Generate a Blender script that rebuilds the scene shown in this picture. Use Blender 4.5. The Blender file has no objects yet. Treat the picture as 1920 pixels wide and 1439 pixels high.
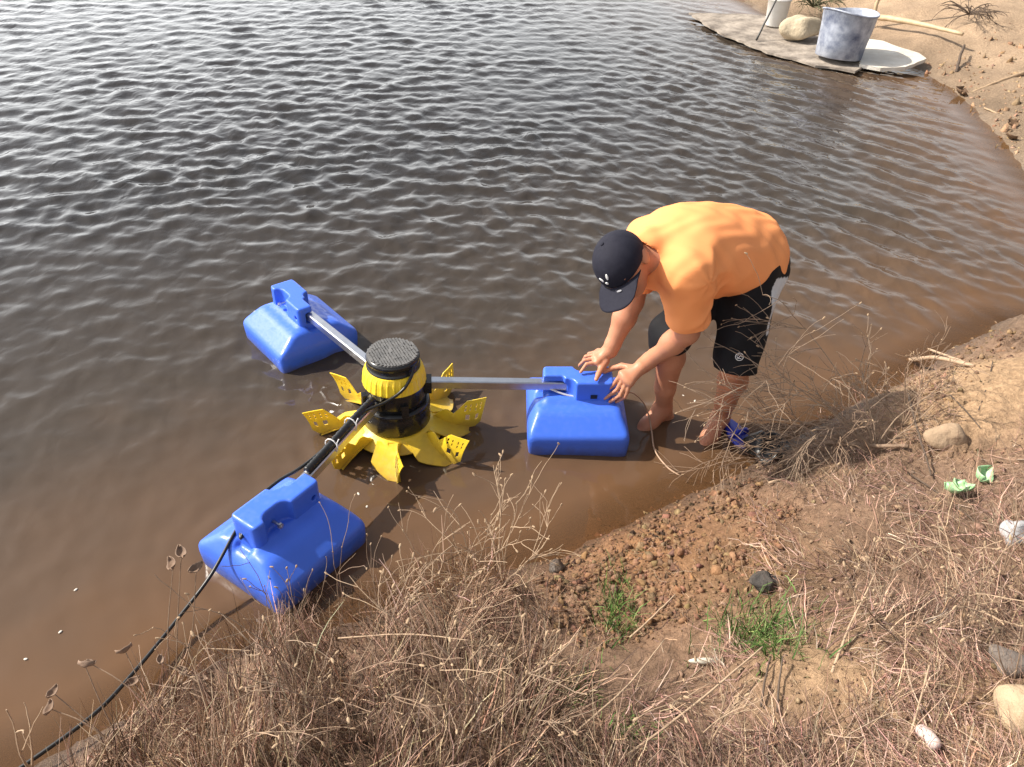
import bpy, math, random
import numpy as np
from mathutils import Vector, Matrix

sc = bpy.context.scene
R = math.radians
rng = np.random.default_rng(7)
random.seed(7)

# ------------------------------------------------------------------ camera
CAM_H, CAM_PITCH, CAM_ROLL, CAM_F = 2.10, R(36.6), R(2.5), 1470.0
cam_d = bpy.data.cameras.new('camera')
cam_d.sensor_width = 36.0
cam_d.lens = 36.0 * CAM_F / 1920.0
cam_d.clip_start, cam_d.clip_end = 0.05, 500.0
cam = bpy.data.objects.new('camera', cam_d)
sc.collection.objects.link(cam)
cam.matrix_world = Matrix.Translation((0, 0, CAM_H)) @ Matrix.Rotation(math.pi / 2 - CAM_PITCH, 4, 'X') @ Matrix.Rotation(CAM_ROLL, 4, 'Z')
sc.camera = cam

# ------------------------------------------------------------------ light
SUN_AZ, SUN_EL = R(171), R(43)          # azimuth of the sun counted from +X towards +Y
SUN_DIR = np.array([math.cos(SUN_EL) * math.cos(SUN_AZ), math.cos(SUN_EL) * math.sin(SUN_AZ), math.sin(SUN_EL)])
world = bpy.data.worlds.new('World'); sc.world = world; world.use_nodes = True
wn = world.node_tree; wn.nodes.clear()
wo = wn.nodes.new('ShaderNodeOutputWorld'); wb = wn.nodes.new('ShaderNodeBackground'); ws = wn.nodes.new('ShaderNodeTexSky')
ws.sky_type = 'NISHITA'; ws.sun_disc = False
ws.sun_elevation = SUN_EL; ws.sun_rotation = math.pi / 2 - SUN_AZ
ws.air_density = 1.1; ws.dust_density = 3.0; ws.ozone_density = 1.0
wb.inputs['Strength'].default_value = 0.105
wh = wn.nodes.new('ShaderNodeHueSaturation'); wh.inputs['Saturation'].default_value = 0.42; wh.inputs['Value'].default_value = 1.15   # thin high cloud whitens the whole sky
wn.links.new(ws.outputs[0], wh.inputs['Color'])
# white summer haze all round the horizon, brighter on the sun's side (forward scattering), gone towards the zenith
wt = wn.nodes.new('ShaderNodeTexCoord'); wx = wn.nodes.new('ShaderNodeSeparateXYZ'); wn.links.new(wt.outputs['Generated'], wx.inputs[0])
wr = wn.nodes.new('ShaderNodeMapRange'); wr.interpolation_type = 'SMOOTHSTEP'; wr.inputs['From Min'].default_value = 0.52; wr.inputs['From Max'].default_value = 0.02; wr.inputs['To Max'].default_value = 0.85
wn.links.new(wx.outputs['Z'], wr.inputs['Value'])
wd = wn.nodes.new('ShaderNodeVectorMath'); wd.operation = 'DOT_PRODUCT'; wd.inputs[1].default_value = tuple(SUN_DIR); wn.links.new(wt.outputs['Generated'], wd.inputs[0])
wp = wn.nodes.new('ShaderNodeMapRange'); wp.inputs['From Min'].default_value = -0.5; wp.inputs['From Max'].default_value = 0.9; wp.inputs['To Min'].default_value = 1.2; wp.inputs['To Max'].default_value = 31.0
wn.links.new(wd.outputs['Value'], wp.inputs['Value'])
wc = wn.nodes.new('ShaderNodeVectorMath'); wc.operation = 'SCALE'; wc.inputs[0].default_value = (0.97, 0.985, 1.0); wn.links.new(wp.outputs[0], wc.inputs['Scale'])
wm = wn.nodes.new('ShaderNodeMix'); wm.data_type = 'RGBA'; wn.links.new(wr.outputs[0], wm.inputs['Factor']); wn.links.new(wh.outputs[0], wm.inputs['A']); wn.links.new(wc.outputs[0], wm.inputs['B'])
wn.links.new(wm.outputs['Result'], wb.inputs['Color']); wn.links.new(wb.outputs[0], wo.inputs[0])
sun_d = bpy.data.lights.new('sun', 'SUN'); sun_d.energy = 5.0; sun_d.angle = R(0.6); sun_d.color = (1.0, 0.93, 0.82)
sun = bpy.data.objects.new('sun', sun_d); sc.collection.objects.link(sun)
sun.rotation_euler = Vector(SUN_DIR).to_track_quat('Z', 'Y').to_euler()
sun.location = (-6, 3, 8)
vs = sc.view_settings
vs.view_transform = 'Standard'; vs.look = 'None'; vs.exposure = 0.42; vs.gamma = 1.0; vs.use_curve_mapping = False

# ------------------------------------------------------------------ helpers
COL = sc.collection
def at(u, v, z=None, Y=None):
    """a point measured in the photograph, carried onto the height z or the distance Y"""
    x, y = (u - 960) / CAM_F, (719.5 - v) / CAM_F
    c, s = math.cos(CAM_ROLL), math.sin(CAM_ROLL)
    x, y = x * c - y * s, x * s + y * c
    cp, sp = math.cos(CAM_PITCH), math.sin(CAM_PITCH)
    d = np.array([x, cp + y * sp, -sp + y * cp])
    t = (z - CAM_H) / d[2] if Y is None else Y / d[1]
    return np.array([0, 0, CAM_H]) + t * d

def link(o, parent=None):
    COL.objects.link(o)
    if parent is not None: o.parent = parent
    return o
def tag(o, label=None, cat=None, group=None, kind=None):
    if label: o['label'] = label
    if cat: o['category'] = cat
    if group: o['group'] = group
    if kind: o['kind'] = kind
    return o
def empty(name, loc=(0, 0, 0), rot=(0, 0, 0), parent=None):
    o = bpy.data.objects.new(name, None); o.empty_display_size = 0.1
    o.location = loc; o.rotation_euler = rot
    return link(o, parent)
def mesh(name, V, F, mat=None, parent=None, smooth=False, col=None, attrs=None):
    me = bpy.data.meshes.new(name)
    V = np.asarray(V, dtype=np.float32).reshape(-1, 3)
    if isinstance(F, np.ndarray):
        n, k = F.shape
        me.vertices.add(len(V)); me.vertices.foreach_set('co', V.ravel())
        me.loops.add(n * k); me.loops.foreach_set('vertex_index', F.astype(np.int32).ravel())
        me.polygons.add(n); me.polygons.foreach_set('loop_start', np.arange(0, n * k, k, dtype=np.int32))
        me.update(calc_edges=True); me.validate()
    else:
        me.from_pydata(V.tolist(), [], [tuple(int(i) for i in f) for f in F]); me.update()
    if smooth: me.polygons.foreach_set('use_smooth', np.ones(len(me.polygons), dtype=bool))
    if col is not None:
        a = me.color_attributes.new('col', 'FLOAT_COLOR', 'POINT')
        c = np.ones((len(V), 4), np.float32); c[:, :3] = col
        a.data.foreach_set('color', c.ravel())
    for k, w in (attrs or {}).items():
        a = me.attributes.new(k, 'FLOAT', 'POINT'); a.data.foreach_set('value', np.asarray(w, np.float32))
    if mat is not None: me.materials.append(mat)
    return link(bpy.data.objects.new(name, me), parent)

# value / gradient noise in numpy
def _hash(ix, iy, seed):
    h = (ix.astype(np.int64) * 374761393 + iy.astype(np.int64) * 668265263 + seed * 982451653) & 0x7fffffff
    h = ((h ^ (h >> 13)) * 1274126177) & 0x7fffffff
    return ((h ^ (h >> 16)) & 0xffffff) / float(0xffffff)
def vnoise(x, y, seed=0):
    ix, iy = np.floor(x), np.floor(y); fx, fy = x - ix, y - iy
    fx, fy = fx * fx * (3 - 2 * fx), fy * fy * (3 - 2 * fy)
    a, b = _hash(ix, iy, seed), _hash(ix + 1, iy, seed); c, d = _hash(ix, iy + 1, seed), _hash(ix + 1, iy + 1, seed)
    return (a * (1 - fx) + b * fx) * (1 - fy) + (c * (1 - fx) + d * fx) * fy
def fbm(x, y, seed=0, oct=4, gain=.5):
    s, a, t = 0, 1, 0
    for o in range(oct):
        s = s + a * (vnoise(x * 2 ** o + 13.7 * o, y * 2 ** o - 7.1 * o, seed + o) - .5); t += a; a *= gain
    return s / t * 2
def worley(x, y, seed=0):
    ix, iy = np.floor(x), np.floor(y); best = np.full(np.shape(x), 9.0); sec = best.copy()
    for dx in (-1, 0, 1):
        for dy in (-1, 0, 1):
            px = ix + dx + _hash(ix + dx, iy + dy, seed); py = iy + dy + _hash(ix + dx, iy + dy, seed + 5)
            d = np.hypot(px - x, py - y); sec = np.minimum(sec, np.maximum(best, d)); best = np.minimum(best, d)
    return best, sec
def sstep(a, b, x):
    t = np.clip((x - a) / (b - a), 0, 1); return t * t * (3 - 2 * t)
def nrm(v):
    v = np.asarray(v, float); return v / np.linalg.norm(v)

# ---- signed distance modelling: primitives are blended on a grid and meshed by surface nets
def surface_nets(D, org, h):
    S = D < 0
    nx, ny, nz = D.shape
    acc = np.zeros((nx - 1, ny - 1, nz - 1, 3), np.float32); cnt = np.zeros((nx - 1, ny - 1, nz - 1), np.float32)
    offs = [(i, j, k) for i in (0, 1) for j in (0, 1) for k in (0, 1)]
    sl = lambda o: tuple(slice(o[a], (nx, ny, nz)[a] - 1 + o[a]) for a in range(3))
    for o in offs:
        for ax in range(3):
            if o[ax]: continue
            q = list(o); q[ax] = 1
            a, b = D[sl(o)], D[sl(q)]; m = (a < 0) != (b < 0)
            t = np.where(m, a / np.where(m, a - b, 1), 0)
            for c in range(3):
                acc[..., c] += np.where(m, o[c] + (t if c == ax else 0), 0)
            cnt += m
    act = cnt > 0
    idx = np.full(act.shape, -1, np.int64); idx[act] = np.arange(act.sum())
    ii = np.argwhere(act)
    V = (ii + acc[act] / cnt[act][:, None]) * h + np.asarray(org)
    F = []
    for ax in range(3):
        s0 = [slice(1, -1)] * 3; s1 = [slice(1, -1)] * 3
        s0[ax] = slice(0, -1); s1[ax] = slice(1, None)
        a, b = S[tuple(s0)], S[tuple(s1)]
        e = np.argwhere(a != b)
        if not len(e): continue
        flip = a[tuple(e.T)]
        base = e + 1; base[:, ax] -= 1
        u, w = (ax + 1) % 3, (ax + 2) % 3
        def cell(du, dw):
            c = base.copy(); c[:, u] += du; c[:, w] += dw
            return idx[tuple(c.T)]
        q = np.stack([cell(-1, -1), cell(0, -1), cell(0, 0), cell(-1, 0)], 1)
        q[~flip] = q[~flip][:, ::-1]
        F.append(q)
    return V, np.concatenate(F)
class Field:
    def __init__(s, lo, hi, h):
        s.lo = np.asarray(lo, float); s.h = h
        s.n = np.ceil((np.asarray(hi) - s.lo) / h).astype(int) + 1
        s.D = np.full(tuple(s.n), 1.0, np.float32)
    def sub(s, lo, hi):
        a = np.clip(np.floor((np.asarray(lo) - s.lo) / s.h).astype(int), 0, s.n - 1)
        b = np.clip(np.ceil((np.asarray(hi) - s.lo) / s.h).astype(int) + 1, 1, s.n)
        if np.any(b <= a): return None, None
        g = np.meshgrid(*[s.lo[i] + s.h * np.arange(a[i], b[i]) for i in range(3)], indexing='ij')
        return tuple(slice(a[i], b[i]) for i in range(3)), np.stack(g, -1).astype(np.float32)
    def blend(s, d, sl, k):
        o = s.D[sl]
        if k <= 0: s.D[sl] = np.minimum(o, d); return
        hh = np.clip(.5 + .5 * (o - d) / k, 0, 1)
        s.D[sl] = o * (1 - hh) + d * hh - k * hh * (1 - hh)
    def cone(s, a, b, ra, rb, k=.02):
        a, b = np.asarray(a, float), np.asarray(b, float); m = max(ra, rb) + 3 * k + .02
        sl, P = s.sub(np.minimum(a, b) - m, np.maximum(a, b) + m)
        if sl is None: return
        ab = b - a; t = np.clip(((P - a) @ ab) / (ab @ ab), 0, 1)
        d = np.linalg.norm(P - a - t[..., None] * ab, axis=-1) - (ra + (rb - ra) * t)
        s.blend(d, sl, k)
    def chain(s, pts, rad, k=.02):
        for i in range(len(pts) - 1): s.cone(pts[i], pts[i + 1], rad[i], rad[i + 1], k)
    def ell(s, c, ax, r, k=.03):
        """ellipsoid: ax = 3 row unit axes, r = radii"""
        c = np.asarray(c, float); m = max(r) + 3 * k + .02
        sl, P = s.sub(c - m, c + m)
        if sl is None: return
        q = ((P - c) @ np.asarray(ax).T) / np.asarray(r)
        k0 = np.linalg.norm(q, axis=-1); k1 = np.linalg.norm(q / np.asarray(r), axis=-1)
        s.blend(k0 * (k0 - 1) / np.maximum(k1, 1e-6), sl, k)
    def grid(s):
        return s.sub(s.lo, s.lo + s.h * s.n)[1]
    def mesh(s): return surface_nets(s.D, s.lo, s.h)
def rbox(P, c, hs, r):
    q = np.abs(P - np.asarray(c)) - (np.asarray(hs) - r)
    return np.linalg.norm(np.maximum(q, 0), axis=-1) + np.minimum(q.max(-1), 0) - r
def smin(a, b, k):
    h = np.clip(.5 + .5 * (b - a) / k, 0, 1); return b * (1 - h) + a * h - k * h * (1 - h)
def smax(a, b, k): return -smin(-a, -b, k)
def basis(z, x=None):
    z = nrm(z); x = np.array([1., 0, 0]) if x is None else np.asarray(x, float)
    x = x - z * (x @ z)
    if np.linalg.norm(x) < 1e-4: x = np.array([0, 1., 0]) - z * z[1]
    x = nrm(x); return np.array([x, np.cross(z, x), z])

# ---- ordinary mesh makers
def tube(pts, rad, n=6, cap=True):
    pts = np.asarray(pts, float); m = len(pts); rad = np.broadcast_to(np.asarray(rad, float), (m,))
    T = np.gradient(pts, axis=0); V = []; F = []; x = None
    for i in range(m):
        B = basis(T[i], x); x = B[0]
        a = np.arange(n) * 2 * math.pi / n
        V.append(pts[i] + rad[i] * (np.cos(a)[:, None] * B[0] + np.sin(a)[:, None] * B[1]))
    for i in range(m - 1):
        for j in range(n):
            k = (j + 1) % n; F.append((i * n + j, i * n + k, (i + 1) * n + k, (i + 1) * n + j))
    if cap: F.append(tuple(range(n))[::-1]); F.append(tuple(range((m - 1) * n, m * n)))
    return np.concatenate(V), F
def lathe(prof, n=48, cap=True):
    V = []; F = []
    for r, z in prof:
        a = np.arange(n) * 2 * math.pi / n
        V.append(np.stack([r * np.cos(a), r * np.sin(a), np.full(n, z)], 1))
    for i in range(len(prof) - 1):
        for j in range(n):
            k = (j + 1) % n; F.append((i * n + j, i * n + k, (i + 1) * n + k, (i + 1) * n + j))
    if cap: F.append(tuple(range(n))[::-1]); F.append(tuple(range((len(prof) - 1) * n, len(prof) * n)))
    return np.concatenate(V), F
def join(L):
    V = []; F = []; o = 0
    for v, f in L:
        V.append(np.asarray(v)); F += [tuple(int(i) + o for i in q) for q in f]; o += len(v)
    return np.concatenate(V), F
def box(c, hs, B=None):
    s = np.array([(-1, -1, -1), (1, -1, -1), (1, 1, -1), (-1, 1, -1), (-1, -1, 1), (1, -1, 1), (1, 1, 1), (-1, 1, 1)], float) * hs
    if B is not None: s = s @ np.asarray(B)
    return s + np.asarray(c), [(3, 2, 1, 0), (4, 5, 6, 7), (0, 1, 5, 4), (1, 2, 6, 5), (2, 3, 7, 6), (3, 0, 4, 7)]
def spline(P, n):
    P = np.asarray(P, float); Q = np.vstack([2 * P[0] - P[1], P, 2 * P[-1] - P[-2]]); out = []
    for s in np.linspace(0, len(P) - 1 - 1e-6, n):
        i = int(s); t = s - i; a, b, c, d = Q[i:i + 4]
        out.append(.5 * ((2 * b) + (c - a) * t + (2 * a - 5 * b + 4 * c - d) * t * t + (3 * b - a - 3 * c + d) * t ** 3))
    return np.array(out)

# ---- materials
def mat(name, color=(.5, .5, .5), rough=.5, metal=0., spec=.5, noise=None, bump=None, attr=None, **kw):
    """noise = (scale, dark colour, amount); bump = (scale, strength, distance)"""
    m = bpy.data.materials.new(name); m.use_nodes = True; nt = m.node_tree; N = nt.nodes; L = nt.links
    b = N['Principled BSDF']; b.inputs['Base Color'].default_value = (*color, 1)
    b.inputs['Roughness'].default_value = rough; b.inputs['Metallic'].default_value = metal; b.inputs['Specular IOR Level'].default_value = spec
    for k, v in kw.items(): b.inputs[k].default_value = v
    tc = N.new('ShaderNodeTexCoord'); out = None
    if attr:
        a = N.new('ShaderNodeAttribute'); a.attribute_name = attr; out = a.outputs['Color']
    if noise:
        t = N.new('ShaderNodeTexNoise'); t.inputs['Scale'].default_value = noise[0]; t.inputs['Detail'].default_value = 6; t.inputs['Roughness'].default_value = .6
        L.new(tc.outputs['Object'], t.inputs['Vector'])
        r = N.new('ShaderNodeValToRGB'); r.color_ramp.elements[0].position = .35; r.color_ramp.elements[1].position = .68
        L.new(t.outputs[0], r.inputs[0])
        mx = N.new('ShaderNodeMix'); mx.data_type = 'RGBA'; mx.blend_type = 'MIX'
        mu = N.new('ShaderNodeMath'); mu.operation = 'MULTIPLY'; mu.inputs[1].default_value = noise[2]
        L.new(r.outputs[0], mu.inputs[0]); L.new(mu.outputs[0], mx.inputs['Factor'])
        if out is not None: L.new(out, mx.inputs['A'])
        else: mx.inputs['A'].default_value = (*color, 1)
        if attr:
            m2 = N.new('ShaderNodeMix'); m2.data_type = 'RGBA'; m2.blend_type = 'MULTIPLY'; m2.inputs['Factor'].default_value = 1
            L.new(out, m2.inputs['A']); m2.inputs['B'].default_value = (*noise[1], 1); L.new(m2.outputs['Result'], mx.inputs['B'])
        else: mx.inputs['B'].default_value = (*noise[1], 1)
        out = mx.outputs['Result']
    if out is not None: L.new(out, b.inputs['Base Color'])
    if bump:
        t = N.new('ShaderNodeTexNoise'); t.inputs['Scale'].default_value = bump[0]; t.inputs['Detail'].default_value = 5
        L.new(tc.outputs['Object'], t.inputs['Vector'])
        bp = N.new('ShaderNodeBump'); bp.inputs['Strength'].default_value = bump[1]; bp.inputs['Distance'].default_value = bump[2]
        L.new(t.outputs[0], bp.inputs['Height']); L.new(bp.outputs[0], b.inputs['Normal'])
    return m

# ------------------------------------------------------------------ ground and water
SHORE = np.array([(-60, -3.0), (-12, -2.0), (-4.5, -.8), (-2.4, .45)] + [tuple(at(u, v, 0)[:2]) for u, v in
    [(60, 1450), (200, 1375), (330, 1290), (430, 1225), (520, 1185), (700, 1150), (880, 1105), (1000, 1062), (1075, 1040), (1130, 1005),
     (1250, 955), (1340, 915), (1430, 862), (1540, 800), (1640, 745), (1710, 702), (1800, 652), (1880, 605)]] +
    [(2.95, 3.52), (3.35, 4.0), (3.55, 4.6)] +
    [tuple(at(u, v, 0)[:2]) for u, v in [(1905, 300), (1862, 245), (1812, 190), (1728, 132), (1640, 112), (1560, 60), (1440, 32), (1400, 8), (1330, -20)]] +
    [(2.2, 13.5), (3.5, 17), (2, 26), (6, 40), (20, 60), (60, 70)])
def shore_dist(x, y):
    """signed distance to the waterline, positive on land"""
    sh = np.shape(x); px, py = np.ravel(x), np.ravel(y); best = np.full(px.shape, 1e9); sgn = np.ones(px.shape)
    for (ax, ay), (bx, by) in zip(SHORE[:-1], SHORE[1:]):
        dx, dy = bx - ax, by - ay; t = np.clip(((px - ax) * dx + (py - ay) * dy) / (dx * dx + dy * dy), 0, 1)
        d = np.hypot(px - ax - t * dx, py - ay - t * dy)
        cr = dx * (py - ay) - dy * (px - ax)
        m = d < best - 1e-9; best = np.where(m, d, best); sgn = np.where(m, np.where(cr < 0, 1., -1.), sgn)
    return (best * sgn).reshape(sh)
BUMPS = [(at(1870, 740, .22), .34, .13), (at(1760, 800, .2), .22, .05), (at(1500, 1290, .3), .2, .05), (at(1330, 1000, .08), .16, .03),
         (at(1560, 1010, .15), .25, .04), (at(1840, 1390, .4), .25, .06), (at(1620, 760, .05), .2, .03), (at(1900, 600, .06), .2, .05),
         (at(600, 1330, .2), .3, .03), (at(1860, 60, .1), .9, .12), (at(1700, 20, .1), .8, .08), (at(1530, 10, .1), .35, .12)]
def smooth_h(x, y, d=None):
    d = shore_dist(x, y) if d is None else d
    far = sstep(3.4, 4.6, y)
    land = (.62 * (1 - np.exp(-np.maximum(d, 0) / .95))) * (1 - far) + (.34 * (1 - np.exp(-np.maximum(d, 0) / 1.6))) * far
    wet = -(.11 * (1 - np.exp(np.minimum(d, 0) / .22))) - .5 * sstep(.4, 2.5, -d)
    h = np.where(d > 0, land, wet)
    for c, r, a in BUMPS: h = h + a * np.exp(-((x - c[0]) ** 2 + (y - c[1]) ** 2) / (r * r)) * sstep(-.05, .15, d)
    return h
CLOD = [(at(1250, 1030, .1), .42), (at(1080, 1090, .1), .3), (at(1400, 960, .1), .22), (at(1780, 830, .25), .3), (at(1880, 1330, .4), .3), (at(1650, 720, .05), .3), (at(1850, 650, .1), .35)]
def terrain_h(x, y, d=None):
    d = shore_dist(x, y) if d is None else d
    h = smooth_h(x, y, d); land = sstep(-.12, .1, d)
    near = 1 - sstep(4, 6, y)
    h = h + land * (.035 * fbm(x * 1.7, y * 1.7, 3, 3) + .022 * fbm(x * 6, y * 6, 9, 3) * (.4 + .6 * near))
    cl = 0
    for c, r in CLOD: cl = np.maximum(cl, np.exp(-((x - c[0]) ** 2 + (y - c[1]) ** 2) / (r * r)))
    cl = np.maximum(cl, .45 * near)
    w1, s1 = worley(x * 17 + fbm(x * 9, y * 9, 4, 2), y * 17 + fbm(x * 9, y * 9, 5, 2), 2)
    w2, s2 = worley(x * 34, y * 34, 8)
    big = vnoise(x * 7, y * 7, 21)
    h = h + land * cl * (.030 * (np.clip(.62 - w1, 0, 1)) * sstep(.35, .75, big) * 2 + .011 * np.clip(.6 - w2, 0, 1))
    h = h + land * (1 - near) * (.035 * fbm(x * 2.6, y * 2.6, 15, 3) + .022 * np.maximum(0, fbm(x * 5, y * 5, 17, 2)))
    h = h + land * .010 * fbm(x * 34, y * 34, 31, 3)
    return h
def graded(lo, hi, c0, c1, s, g=1.045, mx=3.0):
    core = list(np.arange(c0, c1, s)); a = []; x = c1; st = s
    while x < hi: a.append(x); st = min(st * g, mx); x += st
    b = []; x = c0; st = s
    while x > lo: st = min(st * g, mx); x -= st; b.append(x)
    return np.array(b[::-1] + core + a + [hi])
gx = graded(-70, 70, -1.75, 2.75, .0135); gy = graded(-40, 80, .45, 3.75, .0135, 1.02)
X, Y = np.meshgrid(gx, gy, indexing='ij')
SD = shore_dist(X, Y); Z = terrain_h(X, Y, SD)
nx, ny = X.shape
ii = np.arange(nx * ny).reshape(nx, ny)
GF = np.stack([ii[:-1, :-1], ii[1:, :-1], ii[1:, 1:], ii[:-1, 1:]], -1).reshape(-1, 4)
# soil colours: orange clay by the water, pinkish loam under the thatch, pale sand on the mounds and the far shore
def mixc(a, b, t): return a * (1 - t[..., None]) + np.asarray(b) * t[..., None]
C = np.zeros((nx, ny, 3)) + np.array([.250, .162, .110])
far = sstep(3.2, 5.0, Y + .5 * (X - 2))
C = mixc(C, (.30, .160, .080), np.exp(-((X - at(1220, 1030, .1)[0]) ** 2 + (Y - at(1220, 1030, .1)[1]) ** 2) / .16))
C = mixc(C, (.45, .325, .220), far)
for (u, v, z, r, a) in [(1870, 720, .3, .42, 1), (1760, 800, .25, .2, .8), (1520, 1290, .3, .2, .85), (1850, 1380, .45, .2, .8), (1560, 900, .15, .16, .5)]:
    c = at(u, v, z); C = mixc(C, (.45, .300, .180), a * np.exp(-(((X - c[0]) ** 2 + (Y - c[1]) ** 2) / (r * r)) ** 1.5))
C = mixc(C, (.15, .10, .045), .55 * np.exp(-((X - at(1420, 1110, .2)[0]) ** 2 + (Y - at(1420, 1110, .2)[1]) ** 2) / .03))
C = C * (1 + .30 * fbm(X * 2.3, Y * 2.3, 41, 4)[..., None]) * (1 + .22 * fbm(X * 14, Y * 14, 47, 3)[..., None])
wetn = sstep(.16 + .1 * fbm(X * 5, Y * 5, 51, 2), -.02, SD)
wet2 = sstep(.85, .05, SD + .25 * fbm(X * 1.5, Y * 1.5, 61, 3)) * far
C = C * (1 - .50 * np.maximum(wetn, .85 * wet2))[..., None]

def ground_mat():
    m = bpy.data.materials.new('soil'); m.use_nodes = True; nt = m.node_tree; N = nt.nodes; L = nt.links; b = N['Principled BSDF']
    a = N.new('ShaderNodeAttribute'); a.attribute_name = 'col'; w = N.new('ShaderNodeAttribute'); w.attribute_name = 'wet'
    tc = N.new('ShaderNodeTexCoord')
    n1 = N.new('ShaderNodeTexNoise'); n1.inputs['Scale'].default_value = 55; n1.inputs['Detail'].default_value = 7; n1.inputs['Roughness'].default_value = .7
    n2 = N.new('ShaderNodeTexNoise'); n2.inputs['Scale'].default_value = 9; n2.inputs['Detail'].default_value = 6
    for n in (n1, n2): L.new(tc.outputs['Object'], n.inputs['Vector'])
    r = N.new('ShaderNodeValToRGB'); r.color_ramp.elements[0].position = .33; r.color_ramp.elements[0].color = (.5, .46, .42, 1)
    r.color_ramp.elements[1].position = .62; r.color_ramp.elements[1].color = (1.12, 1.1, 1.06, 1); L.new(n1.outputs[0], r.inputs[0])
    mx = N.new('ShaderNodeMix'); mx.data_type = 'RGBA'; mx.blend_type = 'MULTIPLY'; mx.inputs['Factor'].default_value = .8
    L.new(a.outputs['Color'], mx.inputs['A']); L.new(r.outputs[0], mx.inputs['B']); L.new(mx.outputs['Result'], b.inputs['Base Color'])
    ro = N.new('ShaderNodeMapRange'); ro.inputs['To Min'].default_value = .95; ro.inputs['To Max'].default_value = .38; L.new(w.outputs['Fac'], ro.inputs['Value']); L.new(ro.outputs[0], b.inputs['Roughness'])
    b.inputs['Specular IOR Level'].default_value = .3
    bp = N.new('ShaderNodeBump'); bp.inputs['Strength'].default_value = .9; bp.inputs['Distance'].default_value = .018
    L.new(n1.outputs[0], bp.inputs['Height'])
    b2 = N.new('ShaderNodeBump'); b2.inputs['Strength'].default_value = .5; b2.inputs['Distance'].default_value = .03
    L.new(n2.outputs[0], b2.inputs['Height']); L.new(b2.outputs[0], bp.inputs['Normal']); L.new(bp.outputs[0], b.inputs['Normal'])
    return m
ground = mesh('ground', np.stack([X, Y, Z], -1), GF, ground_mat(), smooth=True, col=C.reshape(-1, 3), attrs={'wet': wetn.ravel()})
tag(ground, kind='structure')

# height lookup for everything that stands on the ground
def ground_z(x, y): return terrain_h(np.atleast_1d(np.asarray(x, float)), np.atleast_1d(np.asarray(y, float)))
def on_ground(u, v, it=5):
    z = .1
    for _ in range(it):
        p = at(u, v, z); z = float(ground_z(p[0], p[1])[0])
    p = at(u, v, z); return np.array([p[0], p[1], z])

# water: a rippled sheet, finest near the bank, its waves running in two wind directions
def water_sheet():
    a = np.concatenate([np.linspace(R(12), R(44), 60)[:-1], np.linspace(R(44), R(141), 460), np.linspace(R(141), R(190), 80)[1:]]); q = np.log(60 / .5); rr = .5 * np.exp(np.linspace(0, q, 980))
    A, Q = np.meshgrid(a, rr, indexing='ij'); x = .2 + Q * np.cos(A); y = .15 + Q * np.sin(A)
    d = -shore_dist(x, y)
    keep = d > -.35
    g = np.random.default_rng(3)
    def field(th, spread, n, lmin, lmax, pw):
        h = np.zeros_like(x)
        for i in range(n):
            lam = lmin * (lmax / lmin) ** g.random(); t = th + spread * g.normal(); k = 2 * math.pi / lam
            fade = np.clip(lam / (Q * .0050 * 3.2) - .6, 0, 1)      # waves finer than the mesh are left to the material
            h += fade * lam ** pw * 1.5 * np.exp(1.35 * np.sin(k * (x * math.cos(t) + y * math.sin(t)) + g.random() * 6.283 + 1.1 * np.sin(.9 * x + 1.3 * y + i)) - 1.35)
        return h / math.sqrt(n)
    f1 = field(R(44), R(16), 34, .11, .32, 1.05); f2 = field(R(108), R(34), 40, .10, .36, 1.05); f3 = field(R(80), R(60), 26, .08, .17, 1.0)
    wl = sstep(1.6, -1.2, x - .12 * y); 
    rs = sstep(.3, 1.5, x) * sstep(2.7, 3.5, y); calm = .12 + .88 * sstep(.05, 1.7 - 1.1 * rs, d)
    calm = calm * (.42 + .58 * sstep(1.6, 4.0, y + .5 * x)) * (.55 + .9 * (.6 * vnoise(x * .55, y * .55, 77) + .4 * vnoise(x * 1.3, y * 1.3, 78)))
    h = (f1 * (1.30 - .95 * wl) + f2 * (.30 + .75 * wl)) * .042 + f3 * .030
    h = h - h.mean()
    z = h * calm
    for cx, cy, a_, r_ in ((.62, 2.63, .0022, .05), (.885, 2.57, .0018, .05), (.28, 2.56, .0016, .20), (-1.0, 3.08, .0016, .20), (-.75, 1.81, .0014, .20), (-.46, 2.47, .0016, .33)):
        q = np.hypot(x - cx, y - cy) - r_; z = z + a_ * np.sin(q * 62 + 1.5 * vnoise(x * 5, y * 5, 8)) * np.exp(-np.maximum(q, 0) / .16) * (q > -.1) * (.4 + 1.2 * vnoise(x * 4, y * 4, 12))
    n1, n2 = x.shape; ii = np.arange(n1 * n2).reshape(n1, n2)
    f = np.stack([ii[:-1, :-1], ii[:-1, 1:], ii[1:, 1:], ii[1:, :-1]], -1)[:, :, ::-1].reshape(-1, 4)
    f = f[keep.ravel()[f].all(1)]
    use = np.zeros(n1 * n2, bool); use[f.ravel()] = True; re = np.cumsum(use) - 1
    V = np.stack([x, y, z], -1).reshape(-1, 3)[use]
    return V, re[f], d.ravel()[use], calm.ravel()[use]
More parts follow.
